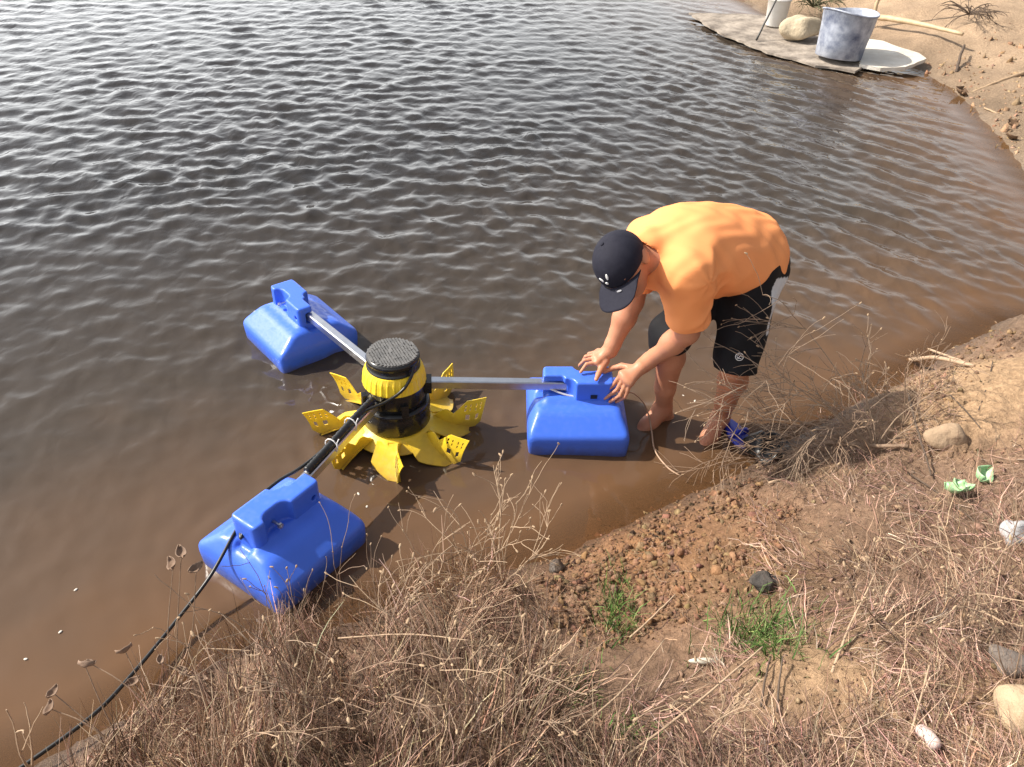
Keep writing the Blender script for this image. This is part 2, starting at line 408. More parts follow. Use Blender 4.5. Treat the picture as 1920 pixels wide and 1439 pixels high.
def water_mat():
    m = bpy.data.materials.new('muddy_water'); m.use_nodes = True; nt = m.node_tree; N = nt.nodes; L = nt.links; b = N['Principled BSDF']
    d = N.new('ShaderNodeAttribute'); d.attribute_name = 'depth'; c = N.new('ShaderNodeAttribute'); c.attribute_name = 'chop'
    tc = N.new('ShaderNodeTexCoord')
    r = N.new('ShaderNodeValToRGB'); e = r.color_ramp.elements
    e[0].position = 0; e[0].color = (.135, .070, .033, 1); e[1].position = 1; e[1].color = (.026, .023, .021, 1)
    e2 = e.new(.16); e2.color = (.098, .061, .038, 1); e3 = e.new(.40); e3.color = (.052, .040, .030, 1)
    mr = N.new('ShaderNodeMapRange'); mr.inputs['From Max'].default_value = 3.5; L.new(d.outputs['Fac'], mr.inputs['Value'])
    nz = N.new('ShaderNodeTexNoise'); nz.inputs['Scale'].default_value = 2.2; nz.inputs['Detail'].default_value = 3; L.new(tc.outputs['Object'], nz.inputs['Vector'])
    ad = N.new('ShaderNodeMath'); ad.operation = 'MULTIPLY_ADD'; ad.inputs[1].default_value = .22; L.new(nz.outputs[0], ad.inputs[0])
    sb = N.new('ShaderNodeMath'); sb.operation = 'SUBTRACT'; sb.inputs[1].default_value = .11; L.new(mr.outputs[0], sb.inputs[0]); L.new(sb.outputs[0], ad.inputs[2])
    L.new(ad.outputs[0], r.inputs[0]); L.new(r.outputs[0], b.inputs['Base Color'])
    b.inputs['Roughness'].default_value = .04; b.inputs['IOR'].default_value = 1.333
    # small wavelets
    mp = N.new('ShaderNodeMapping'); mp.inputs['Rotation'].default_value = (0, 0, R(-35)); mp.inputs['Scale'].default_value = (11, 8, 8); L.new(tc.outputs['Object'], mp.inputs['Vector'])
    w1 = N.new('ShaderNodeTexNoise'); w1.inputs['Scale'].default_value = 1.0; w1.inputs['Detail'].default_value = 1.5; w1.inputs['Distortion'].default_value = .6; L.new(mp.outputs[0], w1.inputs['Vector'])
    bp = N.new('ShaderNodeBump'); bp.inputs['Distance'].default_value = .02; L.new(w1.outputs[0], bp.inputs['Height'])
    cm = N.new('ShaderNodeMath'); cm.operation = 'MULTIPLY'; cm.inputs[1].default_value = .38; cm.use_clamp = True; L.new(c.outputs['Fac'], cm.inputs[0]); L.new(cm.outputs[0], bp.inputs['Strength'])
    L.new(bp.outputs[0], b.inputs['Normal'])
    # muddy water hides its bottom within a few centimetres
    tr = N.new('ShaderNodeBsdfTransparent'); tr.inputs[0].default_value = (.9, .78, .62, 1)
    ex = N.new('ShaderNodeMapRange'); ex.inputs['From Min'].default_value = -.03; ex.inputs['From Max'].default_value = .20; ex.inputs['To Min'].default_value = .75; ex.inputs['To Max'].default_value = .0
    L.new(d.outputs['Fac'], ex.inputs['Value'])
    ms = N.new('ShaderNodeMixShader'); L.new(ex.outputs[0], ms.inputs[0]); L.new(b.outputs[0], ms.inputs[1]); L.new(tr.outputs[0], ms.inputs[2])
    L.new(ms.outputs[0], N['Material Output'].inputs[0])
    return m
WV, WF, WD, WC = water_sheet()
water = mesh('water', WV, WF, water_mat(), smooth=True, attrs={'depth': WD, 'chop': WC})
tag(water, kind='structure')

# ------------------------------------------------------------------ floating aerator
M_BLUE = mat('blue_plastic', (.055, .160, .77), .36, spec=.5, noise=(7, (.048, .140, .62), .4), bump=(60, .04, .002))
def mud_line(m, z0, z1, col, amt):
    # dried mud and scum towards the waterline, in the thing's own coordinates
    nt = m.node_tree; N = nt.nodes; L = nt.links; b = N['Principled BSDF']; src = b.inputs['Base Color'].links[0].from_socket
    tc = N.new('ShaderNodeTexCoord'); sx = N.new('ShaderNodeSeparateXYZ'); L.new(tc.outputs['Object'], sx.inputs[0])
    n = N.new('ShaderNodeTexNoise'); n.inputs['Scale'].default_value = 22; n.inputs['Detail'].default_value = 6; L.new(tc.outputs['Object'], n.inputs['Vector'])
    ad = N.new('ShaderNodeMath'); ad.operation = 'MULTIPLY_ADD'; ad.inputs[1].default_value = -.06; L.new(n.outputs[0], ad.inputs[0]); L.new(sx.outputs['Z'], ad.inputs[2])
    mr = N.new('ShaderNodeMapRange'); mr.inputs['From Min'].default_value = z1; mr.inputs['From Max'].default_value = z0; mr.inputs['To Max'].default_value = amt; L.new(ad.outputs[0], mr.inputs['Value'])
    mx = N.new('ShaderNodeMix'); mx.data_type = 'RGBA'; L.new(mr.outputs[0], mx.inputs['Factor']); L.new(src, mx.inputs['A']); mx.inputs['B'].default_value = (*col, 1); L.new(mx.outputs['Result'], b.inputs['Base Color'])
    sp_ = N.new('ShaderNodeTexNoise'); sp_.inputs['Scale'].default_value = 55; sp_.inputs['Detail'].default_value = 2; L.new(tc.outputs['Object'], sp_.inputs['Vector'])
    rr_ = N.new('ShaderNodeMapRange'); rr_.inputs['From Min'].default_value = .45; rr_.inputs['From Max'].default_value = .7; rr_.inputs['To Min'].default_value = b.inputs['Roughness'].default_value - .06; rr_.inputs['To Max'].default_value = .6; L.new(sp_.outputs[0], rr_.inputs['Value']); L.new(rr_.outputs[0], b.inputs['Roughness'])
mud_line(M_BLUE, -.035, .022, (.09, .075, .07), .7)
M_YELLOW = mat('yellow_plastic', (.95, .67, .035), .36, noise=(14, (.85, .56, .03), .5), bump=(45, .06, .003))
mud_line(M_YELLOW, -.03, .055, (.22, .13, .05), .75)
M_BLACKP = mat('black_glossy_plastic', (.012, .012, .013), .22, noise=(20, (.03, .028, .025), .5))
M_CAPTOP = mat('dusty_grey_cap', (.16, .155, .15), .42, noise=(30, (.06, .06, .06), .6))
M_STEEL = mat('brushed_steel', (.62, .63, .66), .33, metal=1., noise=(25, (.45, .45, .47), .5))
M_RUBBER = mat('black_rubber', (.012, .012, .012), .35)
M_BOLT = mat('bolt_steel', (.5, .5, .5), .35, metal=1.)
M_BLACKHOLE = mat('dark_hole', (.004, .004, .006), .6)

HUB = np.array([-.462, 2.468, 0.])
aer = empty('floating_aerator', HUB)
tag(aer, 'pond aerator with three blue floats, steel arms, black motor and yellow impeller', 'aerator')

def float_meshes():
    h = .006; f = Field((-.25, -.25, -.20), (.25, .25, .30), h); P = f.grid(); x, y, z = P[..., 0], P[..., 1], P[..., 2]
    ax, ay = np.abs(x), np.abs(y)
    side = rbox(P, (0, 0, 0), (.208, .202, .19), .040)
    sy = (ay + (z - .088) * 1.30 - .202) / 1.64
    sx = (ax + (z - .088) * .60 - .208) / 1.17
    body = smax(smax(side, sy, .016), sx, .020)
    und = np.maximum(.070 - z, 0) * .16; body = smax(body, np.maximum(ax + und - .212, ay + und - .206) / 1.02, .02)
    body = smax(body, z - .164, .02)
    lip = rbox(P, (0, 0, -.12), (.190, .184, .028), .02); body = smin(body, lip, .02)
    # pad the clamp stands on, and a channel for the arm towards the hub
    pad = rbox(P, (0, 0, .15), (.135, .062, .028), .02); body = smin(body, pad, .03)
    ch = rbox(P, (-.15, 0, .185), (.08, .026, .035), .01); body = smax(body, -ch, .012)
    # moulded hollow near the outer end of the roof
    body = smax(body, -rbox(P, (.17, .0, .165), (.03, .03, .02), .01), .02)
    D1 = body.astype(np.float32)
    f.D = D1; V1, F1 = f.mesh()
    h = .004; g = Field((-.17, -.09, .13), (.17, .09, .29), h); P = g.grid(); x, y, z = P[..., 0], P[..., 1], P[..., 2]
    b = rbox(P, (0, 0, .20), (.140, .060, .062), .012)
    # rounded plan corners at the outer end
    pl = np.hypot(np.maximum(np.abs(x) - .115, 0), np.maximum(np.abs(y) - .032, 0)) - .028
    b = smax(b, pl, .006)
    n1 = np.hypot(np.maximum(np.abs(x - .040) - .020, 0), y - .062) - .036                      # finger notch, left side
    n2 = np.hypot(np.maximum(np.abs(x + .050) - .004, 0), y + .060) - .036                      # finger notch, right side
    b = smax(smax(b, -n1, .008), -n2, .008)
    cutr = rbox(P, (-.13, -.065, .225), (.075, .056, .055), .012); b = smax(b, -cutr, .006)                  # open side towards the hub
    slot = rbox(P, (-.12, 0, .205), (.075, .024, .026), .004)                                   # the arm end sits in here
    b = smax(b, -slot, .004)
    hole = np.maximum(np.hypot(x + .105, z - .205) - .010, 0 * x - 1); b = smax(b, -hole, .003)
    ped = rbox(P, (0, 0, .15), (.125, .05, .03), .015); b = smin(b, ped, .008)
    g.D = b.astype(np.float32); V2, F2 = g.mesh()
    return (V1, F1), (V2, F2)
(FBv, FBf), (CBv, CBf) = float_meshes()
FLOATS = {'A': (131.3, .825, 0, .0, 'far left'), 'B': (6.5, .738, -5, .010, 'held'), 'C': (246.5, .725, -9, .0, 'near')}
fl0 = None; FL = {}
for key, (az, rr, yaw, dz, _) in FLOATS.items():
    a = R(az); loc = (rr * math.cos(a), rr * math.sin(a), dz)
    if fl0 is None:
        o = mesh('float', FBv, FBf, M_BLUE, aer, smooth=True); fl0 = o
        cbk = mesh('clamp_block', CBv, CBf, M_BLUE, o, smooth=True)
        bo = []
        for (bx, by, bz) in ((-.105, .0, .205), (.046, .040, .205)):
            v, f = tube([(bx, by - .012, bz), (bx, by + .03, bz)], .0055, 8); v2, f2 = tube([(bx, by + .018, bz), (bx, by + .026, bz)], .011, 6)
            bo.append(mesh('bolt', *join([(v, f), (v2, f2)]), M_BOLT, o))
        vl, fl_m = box((0, 0, 0), (.028, .009, .0012)); lb_ = mesh('label_plate', vl, fl_m, mat('worn_label', (.16, .17, .20), .5, noise=(120, (.42, .44, .50), .9)), o); lb_.location = (.158, .118, .135); lb_.rotation_euler = (R(-32), R(14), R(60))
        vn, fn = box((.062, -.061, .195), (.013, .001, .009)); ho = mesh('drain_hole', vn, fn, M_BLACKHOLE, o)
        kids = [cbk] + bo + [ho, lb_]
    else:
        o = fl0.copy(); link(o, aer)
        for k in kids:
            c = k.copy(); link(c, o)
    o.location = loc; o.rotation_euler = (0, 0, a + R(yaw)); FL[key] = o
FL['B'].rotation_euler = (R(2), R(-2), FL['B'].rotation_euler[2])
FL['A']['label'] = 'blue float farthest from the bank'; FL['B']['label'] = 'blue float held by the man'; FL['C']['label'] = 'blue float nearest the bank, in the dry stems'
# arms: square steel tubes with open ends, from the motor clamp to each float
def square_tube(p0, p1, w, hgt, t=.003):
    p0, p1 = np.asarray(p0, float), np.asarray(p1, float); B = basis(p1 - p0, np.cross((0, 0, 1.), p1 - p0)); x, y = B[0], B[1]
    V = []; r = .004
    for p in (p0, p1):
        for sx, sy in ((-1, -1), (1, -1), (1, 1), (-1, 1)):
            V.append(p + x * (sx * w / 2 - sx * r) + y * (sy * hgt / 2)); V.append(p + x * (sx * w / 2) + y * (sy * hgt / 2 - sy * r))
    V = np.array(V); order = [0, 2, 3, 5, 4, 6, 7, 1]
    order = [1, 0, 2, 3, 5, 4, 6, 7]
    F = []
    for i in range(8): a, b = order[i], order[(i + 1) % 8]; F.append((a, b, b + 8, a + 8))
    F.append(tuple(order)[::-1]); F.append(tuple(i + 8 for i in order))
    return V, F
ARMZ = {'A': (.236, .206), 'B': (.244, .216), 'C': (.236, .206)}
for key, (az, rr, yaw, dz, _) in FLOATS.items():
    a = R(az); e = np.array([math.cos(a), math.sin(a), 0]); z0, z1 = ARMZ[key]
    mesh('arm', *square_tube(e * .10 + (0, 0, z0), e * (rr - .05) + (0, 0, z1), .036, .038), M_STEEL, aer)
# motor
def ribbed(prof, n, ribs, depth, z0, z1):
    V, F = lathe(prof, n); V = V.copy(); a = np.arctan2(V[:, 1], V[:, 0]); r = np.hypot(V[:, 0], V[:, 1])
    s = (np.sin(a * ribs) > .1) * depth * ((V[:, 2] > z0) & (V[:, 2] < z1)); k = 1 + s / np.maximum(r, 1e-6)
    V[:, 0] *= k; V[:, 1] *= k; return V, F
mesh('base_ring', *lathe([(.105, .070), (.133, .072), (.137, .080), (.137, .150), (.133, .160), (.136, .166), (.132, .176), (.118, .178)], 56), M_BLACKP, aer, smooth=True)
bd = mesh('motor_body', *lathe([(.112, .170), (.119, .185), (.121, .215), (.1215, .255), (.117, .270), (.112, .272)], 56), M_BLACKP, aer, smooth=True)
for k in range(3):
    a = R(list(FLOATS.values())[k][0]); B = np.array([(math.cos(a), math.sin(a), 0), (-math.sin(a), math.cos(a), 0), (0, 0, 1.)])
    mesh('arm_bracket', *box(B[0] * .127 + (0, 0, .237), (.018, .030, .026), B), M_BLACKP, aer)
for k in range(4):
    a = R(25 + 90 * k); B = np.array([(math.cos(a), math.sin(a), 0), (-math.sin(a), math.cos(a), 0), (0, 0, 1.)])
    mesh('side_rib', *box(B[0] * .122 + (0, 0, .195), (.012, .014, .028), B), M_BLACKP, bd)
col_ = mesh('yellow_collar', *ribbed([(.116, .262), (.1235, .263), (.1235, .268), (.1225, .275), (.1190, .300), (.1165, .312), (.109, .334), (.100, .336)], 180, 30, .0022, .266, .318), M_YELLOW, aer)
cp_ = mesh('motor_cap', *lathe([(.098, .330), (.1045, .332), (.1045, .341), (.101, .344), (.1005, .366), (.1035, .370), (.1035, .379), (.0985, .388), (.094, .3885)], 64), M_BLACKP, aer, smooth=True)
ridge = []
for i in range(17):
    yy = -.088 + i * .011; hw = math.sqrt(max(.0955 ** 2 - yy * yy, 1e-5))
    n = 9; xs = np.linspace(-hw, hw, n)
    for j in range(n - 1):
        w = .0034 + .0012 * rng.random(); zc = .3915 + .0016 * rng.random()
        ridge.append(box(((xs[j] + xs[j + 1]) / 2, yy + .0008 * rng.normal(), zc - .001), (abs(xs[1] - xs[0]) * .52, w, .0028)))
dsk = lathe([(.0975, .384), (.0975, .3895), (.096, .3898), (.001, .3899)], 48)
rz = Matrix.Rotation(R(-62), 3, 'Z')
rv, rf = join(ridge); rv = rv @ np.array(rz).T
mesh('grip_top', *join([dsk, (rv, rf)]), M_CAPTOP, cp_)
# impeller: a shallow cone and eight scooped blades with slotted walls
imp = empty('impeller', (0, 0, -.004), (0, 0, 0), aer); imp.scale = (.95, .95, 1)
def cone_plate():
    n, m = 160, 22; prof = [(.10 + .10 * t, .080 - .048 * t ** 1.15) for t in np.linspace(0, 1, m)]
    V, F = lathe(prof, n, cap=False); keep = []
    for f in F:
        c = V[list(f)].mean(0); a = math.degrees(math.atan2(c[1], c[0])) % 60; r = math.hypot(c[0], c[1])
        if abs(a - 30) < 5.5 and .150 < r < .162: continue
        keep.append(f)
    return V, keep
o = mesh('cone', *cone_plate(), M_YELLOW, imp, smooth=True); s = o.modifiers.new('thick', 'SOLIDIFY'); s.thickness = .006
def blade_mesh():
    V = []; F = []
    # floor tongue
    nu, nv = 14, 8
    for i in range(nu + 1):
        r = .15 + .165 * i / nu; wl = -.052 - .035 * math.sin(min(1, i / nu) * 1.6) * (i / nu); 
        if i / nu > .55: wl += .085 * ((i / nu - .55) / .45) ** 1.3
        for j in range(nv + 1):
            t = j / nv; y = wl + (.050 - wl) * t + .06 * (i / nu) ** 2 * .5
            V.append((r, y, .060 - .055 * (i / nu) + .012 * (t - .5) ** 2))
    for i in range(nu):
        for j in range(nv): a = i * (nv + 1) + j; F.append((a, a + nv + 1, a + nv + 2, a + 1))
    # wall on the leading side, slotted near its tip
    o = len(V); nu, nv = 48, 30; R0, R1 = .145, .350
    def top(r):
        t = (r - R0) / (R1 - R0)
        if t < .22: return .060 + .040 * t / .22
        if t < .30: return .100
        if t < .40: return .100 - .022 * (t - .30) / .10
        return .078 + .060 * min(1, (t - .40) / .26)
    def bot(r): t = (r - R0) / (R1 - R0); return .058 - .055 * min(t * 1.2, 1) + .03 * max(0, t - .85) / .15
    def Y(r): t = (r - R0) / (R1 - R0); return .050 + .030 * t * t - .012 * math.sin(math.pi * t)
    for i in range(nu + 1):
        r = R0 + (R1 - R0) * i / nu
        for j in range(nv + 1):
            t = j / nv; z = bot(r) + (top(r) - bot(r)) * t
            V.append((r + .022 * t * (i / nu), Y(r) + .028 * t * t * (i / nu), z))
    def slot(i, j):
        u, v = i / nu, j / nv
        if .62 < v < .86 and u > .60:
            k = (u - .60) / .38; f = (k * 4) % 1
            return .36 < f < .62 and k < 1 and not (.73 < v < .765)
        if .30 < v < .50 and u > .62:
            k = (u - .62) / .36; f = (k * 2) % 1
            return .30 < f < .68 and k < 1
        return False
    for i in range(nu):
        for j in range(nv):
            if slot(i + .5, j + .5): continue
            a = o + i * (nv + 1) + j; F.append((a, a + nv + 1, a + nv + 2, a + 1))
    return V, F
bv, bf = blade_mesh(); b0 = None
for k in range(8):
    a = R(-4 + 45 * k)
    if b0 is None:
        b0 = mesh('blade', bv, bf, M_YELLOW, imp, smooth=False); s = b0.modifiers.new('thick', 'SOLIDIFY'); s.thickness = .004; s.offset = 0; b = b0
    else:
        b = b0.copy(); link(b, imp)
    b.rotation_euler = (0, 0, a)
# cables
def cable(name, pts, r, m, parent=None, n=40, sides=8):
    return mesh(name, *tube(spline(pts, n), r, sides), m, parent, smooth=True)
cC = math.cos(R(246.5)); sC = math.sin(R(246.5))
def onC(r, z, off=0): return HUB + np.array([r * cC - off * sC, r * sC + off * cC, z])
end = on_ground(20, 1470)
pc = cable('power_cable', [HUB + (.085, -.055, .372), HUB + (.082, -.085, .345), HUB + (.05, -.118, .30), HUB + (-.01, -.16, .272), onC(.26, .264), onC(.45, .246, -.012), onC(.56, .240, -.03),
           onC(.64, .225, -.068), onC(.76, .215, -.078), onC(.87, .195, -.03), at(447, 988, .19), at(396, 1078, .105), at(330, 1165, .06), at(250, 1262, .055), at(170, 1345, .075), end + (0, 0, .03)], .006, M_RUBBER, None, 120)
tag(pc, 'black power cable running from the motor along an arm to the bank', 'cable')
sl_ = spline([onC(.15, .268), onC(.25, .266), onC(.36, .257), onC(.48, .248), onC(.565, .243)], 60)
mesh('sleeve', *tube(sl_, .0135 + .0012 * np.sin(np.arange(60) * 2.1), 10), M_RUBBER, pc, smooth=True)
M_NYLON = mat('white_nylon', (.75, .74, .72), .4)
for rr, z in ((.30, .250), (.42, .242)):
    t_ = [onC(rr, z + .030 * math.sin(q) + .002, .026 * math.cos(q)) for q in np.linspace(0, 6.283, 13)] + [onC(rr + .004, z + .030, .030), onC(rr, z + .046, .036)]
    mesh('cable_tie', *tube(t_, .0022, 5), M_NYLON, pc)
# clear hose lying along the clamp of the held float and the cord that hangs from it
hz = cable('clear_hose', [at(1000, 716, .225), at(1035, 731, .205), at(1062, 741, .19), at(1095, 746, .186), at(1132, 745, .19), at(1160, 738, .20)], .0045, mat('clear_hose', (.55, .55, .58), .15, spec=.7), None, 40)
tag(hz, 'thin pale hose looped beside the clamp of the float the man holds', 'hose')
cd = cable('cord', [at(1160, 738, .20), at(1185, 737, .18), at(1206, 755, .12), at(1217, 782, .05), at(1222, 810, .015), at(1228, 845, .008), at(1250, 875, .006), at(1275, 893, .0)], .0032, mat('tan_cord', (.45, .30, .20), .6), None, 50)
tag(cd, 'thin tan cord trailing from the held float into the water', 'cord')

# ------------------------------------------------------------------ the man
M_SKIN = mat('skin', (.52, .240, .140), .46, noise=(9, (.43, .175, .10), .7), bump=(120, .05, .002), spec=.35)
M_SKIN.node_tree.nodes['Principled BSDF'].inputs['Subsurface Weight'].default_value = .12
M_SKIN.node_tree.nodes['Principled BSDF'].inputs['Subsurface Radius'].default_value = (.02, .008, .004)
M_SHIRT = mat('orange_cotton', (.93, .355, .130), .85, spec=.15, noise=(5, (.90, .34, .14), .5), bump=(350, .10, .001))
M_SHORTS = mat('black_shorts_fabric', (.012, .012, .014), .75, spec=.2, attr='col', noise=(60, (.8, .8, .8), .5), bump=(300, .1, .001))
M_CAP = mat('navy_cap_cloth', (.012, .012, .022), .8, spec=.25, noise=(40, (.02, .02, .032), .6), bump=(400, .15, .001))
M_WHITE = mat('white_print', (.75, .75, .74), .5)

pa = lambda u, v, Y: at(u, v, Y=Y)
AL, AR = np.array([.880, 2.575, .075]), np.array([.645, 2.622, .065])
KL, KR = pa(1380, 686, 2.475), pa(1256, 625, 2.53)
HL, HR = pa(1413, 503, 2.60), pa(1388, 470, 2.79)
NK = pa(1222, 474, 2.47)
SL, SR = pa(1292, 512, 2.37), pa(1214, 452, 2.66)
EL, ER = pa(1287, 622, 2.43), pa(1184, 566, 2.66)
WL, WR = np.array([.516, 2.530, .342]), np.array([.386, 2.606, .350])
PV = (HL + HR) / 2
t_ = nrm(NK - PV); l_ = (SL - SR); l_ = nrm(l_ - t_ * (l_ @ t_)); n_ = np.cross(t_, l_); TB = np.array([l_, n_, t_]); TL = np.linalg.norm(NK - PV)
sp = lambda s, dn=0, dl=0: PV + t_ * TL * s + n_ * dn + l_ * dl
# head frame
hu = nrm((-.69, -.20, .68)); hf = np.array([-.16, -.82, -.58]); hf = nrm(hf - hu * (hf @ hu)); hs = np.cross(hu, hf)      # hs = his left
HS = pa(1166, 492, 2.375); HB = np.array([hs, hf, hu])
hp = lambda s, f, u: HS + hs * s + hf * f + hu * u

def hand(F, W, E, knuckles, fingers, thumb, r=1.0):
    F.cone(W + (E - W) * .12, W, .029, .026, .02)
    for kn in knuckles: F.cone(W, kn, .0175 * r, .0125 * r, .018)
    for i in range(len(knuckles) - 1): F.cone(knuckles[i], knuckles[i + 1], .0125 * r, .0125 * r, .012)
    for pts in fingers: F.chain(pts, np.linspace(.0098, .0070, len(pts)) * r, .002)
    F.chain(thumb, np.array([.016, .0135, .0105, .0085][:len(thumb)]) * r, .006)
def arc(a, b, c, n=4):
    """three joints of a finger from knuckle a over b to the tip c"""
    return [np.asarray(a), np.asarray(a) * .45 + np.asarray(b) * .55 + 0, np.asarray(b), np.asarray(c)]
def build_body():
    F = Field((.22, 2.12, -.13), (1.12, 2.98, 1.08), .0052)
    F.ell(sp(.0, .0), TB, (.150, .115, .14), .05); F.ell(sp(.35), TB, (.155, .125, .18), .05); F.ell(sp(.78), TB, (.150, .11, .15), .05)
    F.cone(sp(.9, .01), HS + hu * -.02, .058, .054, .03)
    # head: skull, face, jaw, nose, brow, lips, chin, ears
    F.ell(hp(0, -.005, .012), HB, (.074, .094, .092), .01); F.ell(hp(0, .030, -.050), HB, (.058, .056, .068), .03); F.ell(hp(0, .052, -.088), HB, (.032, .030, .028), .025)
    F.chain([hp(0, .088, -.005), hp(0, .100, -.030), hp(0, .090, -.040)], [.010, .0125, .014], .012)
    for s in (-1, 1):
        F.ell(hp(.030 * s, .083, .012), HB, (.022, .010, .008), .012); F.ell(hp(.037 * s, .066, -.030), HB, (.020, .018, .020), .015)
        F.ell(hp(.030 * s, .080, -.003), HB, (.012, .009, .008), .004)
        F.ell(hp(.078 * s, -.010, -.018), HB, (.009, .019, .030), .006); F.ell(hp(.083 * s, -.016, -.012), HB, (.005, .022, .026), .004)
    F.ell(hp(0, .086, -.062), HB, (.022, .009, .005), .006); F.ell(hp(0, .084, -.072), HB, (.019, .009, .006), .006)
    # arms
    for S, E, W in ((SL, EL, WL), (SR, ER, WR)):
        F.chain([S, S * .5 + E * .5, E, E * .68 + W * .32, W], [.062, .056, .046, .045, .027], .02)
    # near (left) hand: thumb along the top of the clamp, fingers down its front
    k1, k2, k3, k4 = at(1166, 701, .310), at(1171, 708, .303), at(1176, 714, .296), at(1182, 719, .290)
    hand(F, WL, EL, [k1, k2, k3, k4],
         [arc(k1, at(1150, 722, .262), at(1128, 740, .212)), arc(k2, at(1156, 732, .248), at(1134, 748, .194)),
          arc(k3, at(1163, 742, .233), at(1143, 754, .184)), arc(k4, at(1172, 745, .228), at(1155, 754, .182))],
         [at(1192, 692, .325), at(1166, 687, .312), at(1148, 691, .296), at(1133, 698, .288)])
    # far (right) hand: fingers arched over the back of the clamp, thumb pressed on its top
    m1, m2, m3, m4 = at(1120, 680, .318), at(1117, 672, .322), at(1118, 666, .318), at(1122, 660, .31)
    hand(F, WR, ER, [m1, m2, m3, m4],
         [arc(m1, at(1100, 683, .312), at(1089, 698, .284)), arc(m2, at(1096, 676, .312), at(1086, 686, .275)),
          arc(m3, at(1098, 669, .305), at(1092, 680, .26)), arc(m4, at(1104, 664, .295), at(1102, 676, .25))],
         [at(1136, 678, .318), at(1128, 690, .304), at(1122, 702, .295), at(1118, 712, .288)])
    # legs and feet
    for H, K, A, toe in ((HL, KL, AL, np.array([-.60, -.80, 0])), (HR, KR, AR, np.array([-.80, -.60, 0]))):
        toe = nrm(toe); F.chain([H, K], [.085, .055], .02)
        back = -nrm(np.array([toe[0], toe[1], 0]))
        c = K * .68 + A * .32 + back * .014
        F.chain([K, c, K * .28 + A * .72, A], [.054, .057, .041, .034], .02)
        F.ell(K - back * .022 + (0, 0, .0), np.eye(3), (.045, .045, .05), .02)
        heel = A + back * .035 + (0, 0, -.075); ball = A + toe * .13 + (0, 0, -.095); tip = A + toe * .175 + (0, 0, -.100)
        sd = np.array([-toe[1], toe[0], 0])
        F.chain([A, heel], [.034, .030], .02); F.chain([A + toe * .02 + (0, 0, -.02), A + toe * .08 + (0, 0, -.07), ball], [.038, .034, .024], .025)
        F.cone(heel + (0, 0, -.005), ball, .027, .022, .02)
        for i, q in enumerate((-.034, -.016, 0, .015, .029)):
            s_ = q * (1 if H is HL else -1)
            F.cone(ball + sd * s_, tip + sd * s_ * 1.15 + toe * (.012 if i == 0 else -.006 * i + .01), .013 if i == 0 else .010, .011 if i == 0 else .008, .006)
    return F.mesh()
man = empty('person', (float(AL[0] + AR[0]) / 2, float(AL[1] + AR[1]) / 2, -.06))
tag(man, 'person in orange shirt, black shorts and dark cap bending over a blue float', 'person')
MO = np.array(man.location)
def pm(name, VF, m, **kw):
    return mesh(name, np.asarray(VF[0]) - MO, VF[1], m, kw.pop('parent', man), smooth=True, **kw)
body = pm('body', build_body(), M_SKIN)

def fold_noise(P):
    """cloth folds: drape lines round the waist, creases fanning from the armpit, rings on the sleeve"""
    q = (P - PV) @ TB.T; l, n, t = q[..., 0], q[..., 1], q[..., 2]
    rg = lambda p: 1 - np.sqrt(np.sin(p) ** 2 + .03)
    d = -.0100 * rg(t * 26 + 7 * l + .9 * np.sin(l * 19 + 2) + .5 * np.sin(n * 31)) * sstep(.30, .02, t) * (.35 + .65 * sstep(-.12, .12, l)) * (.5 + .5 * np.sin(l * 23 + 11 * t + 1))
    e = P - (SL * .80 + sp(.72) * .20); ang = np.arctan2(e @ n_, -(e @ t_)); rr = np.linalg.norm(e, axis=-1)
    d += -.0075 * rg(ang * 3.1 + 13 * rr + .4) * sstep(.06, .12, rr) * sstep(.26, .14, rr) * (.4 + .6 * sstep(-.3, .6, np.sin(ang + .6)))
    d += -.0060 * rg(l * 17 + t * 9 + 1.2 * np.sin(t * 12) + .6) * sstep(.45, .2, t)
    s = (P - SL) @ nrm(EL - SL); d += -.0090 * rg(s * 30 + 1.4 * np.sin((P - SL) @ t_ * 26) + 6 * ((P - SL) @ n_)) * sstep(.03, .09, s) * sstep(.20, .14, np.linalg.norm(P - (SL * .4 + EL * .6), axis=-1))
    d += .0025 * np.sin(P[..., 0] * 61 + 2 * np.sin(P[..., 1] * 37)) * np.sin(P[..., 1] * 53 + P[..., 2] * 40)
    return d + .003
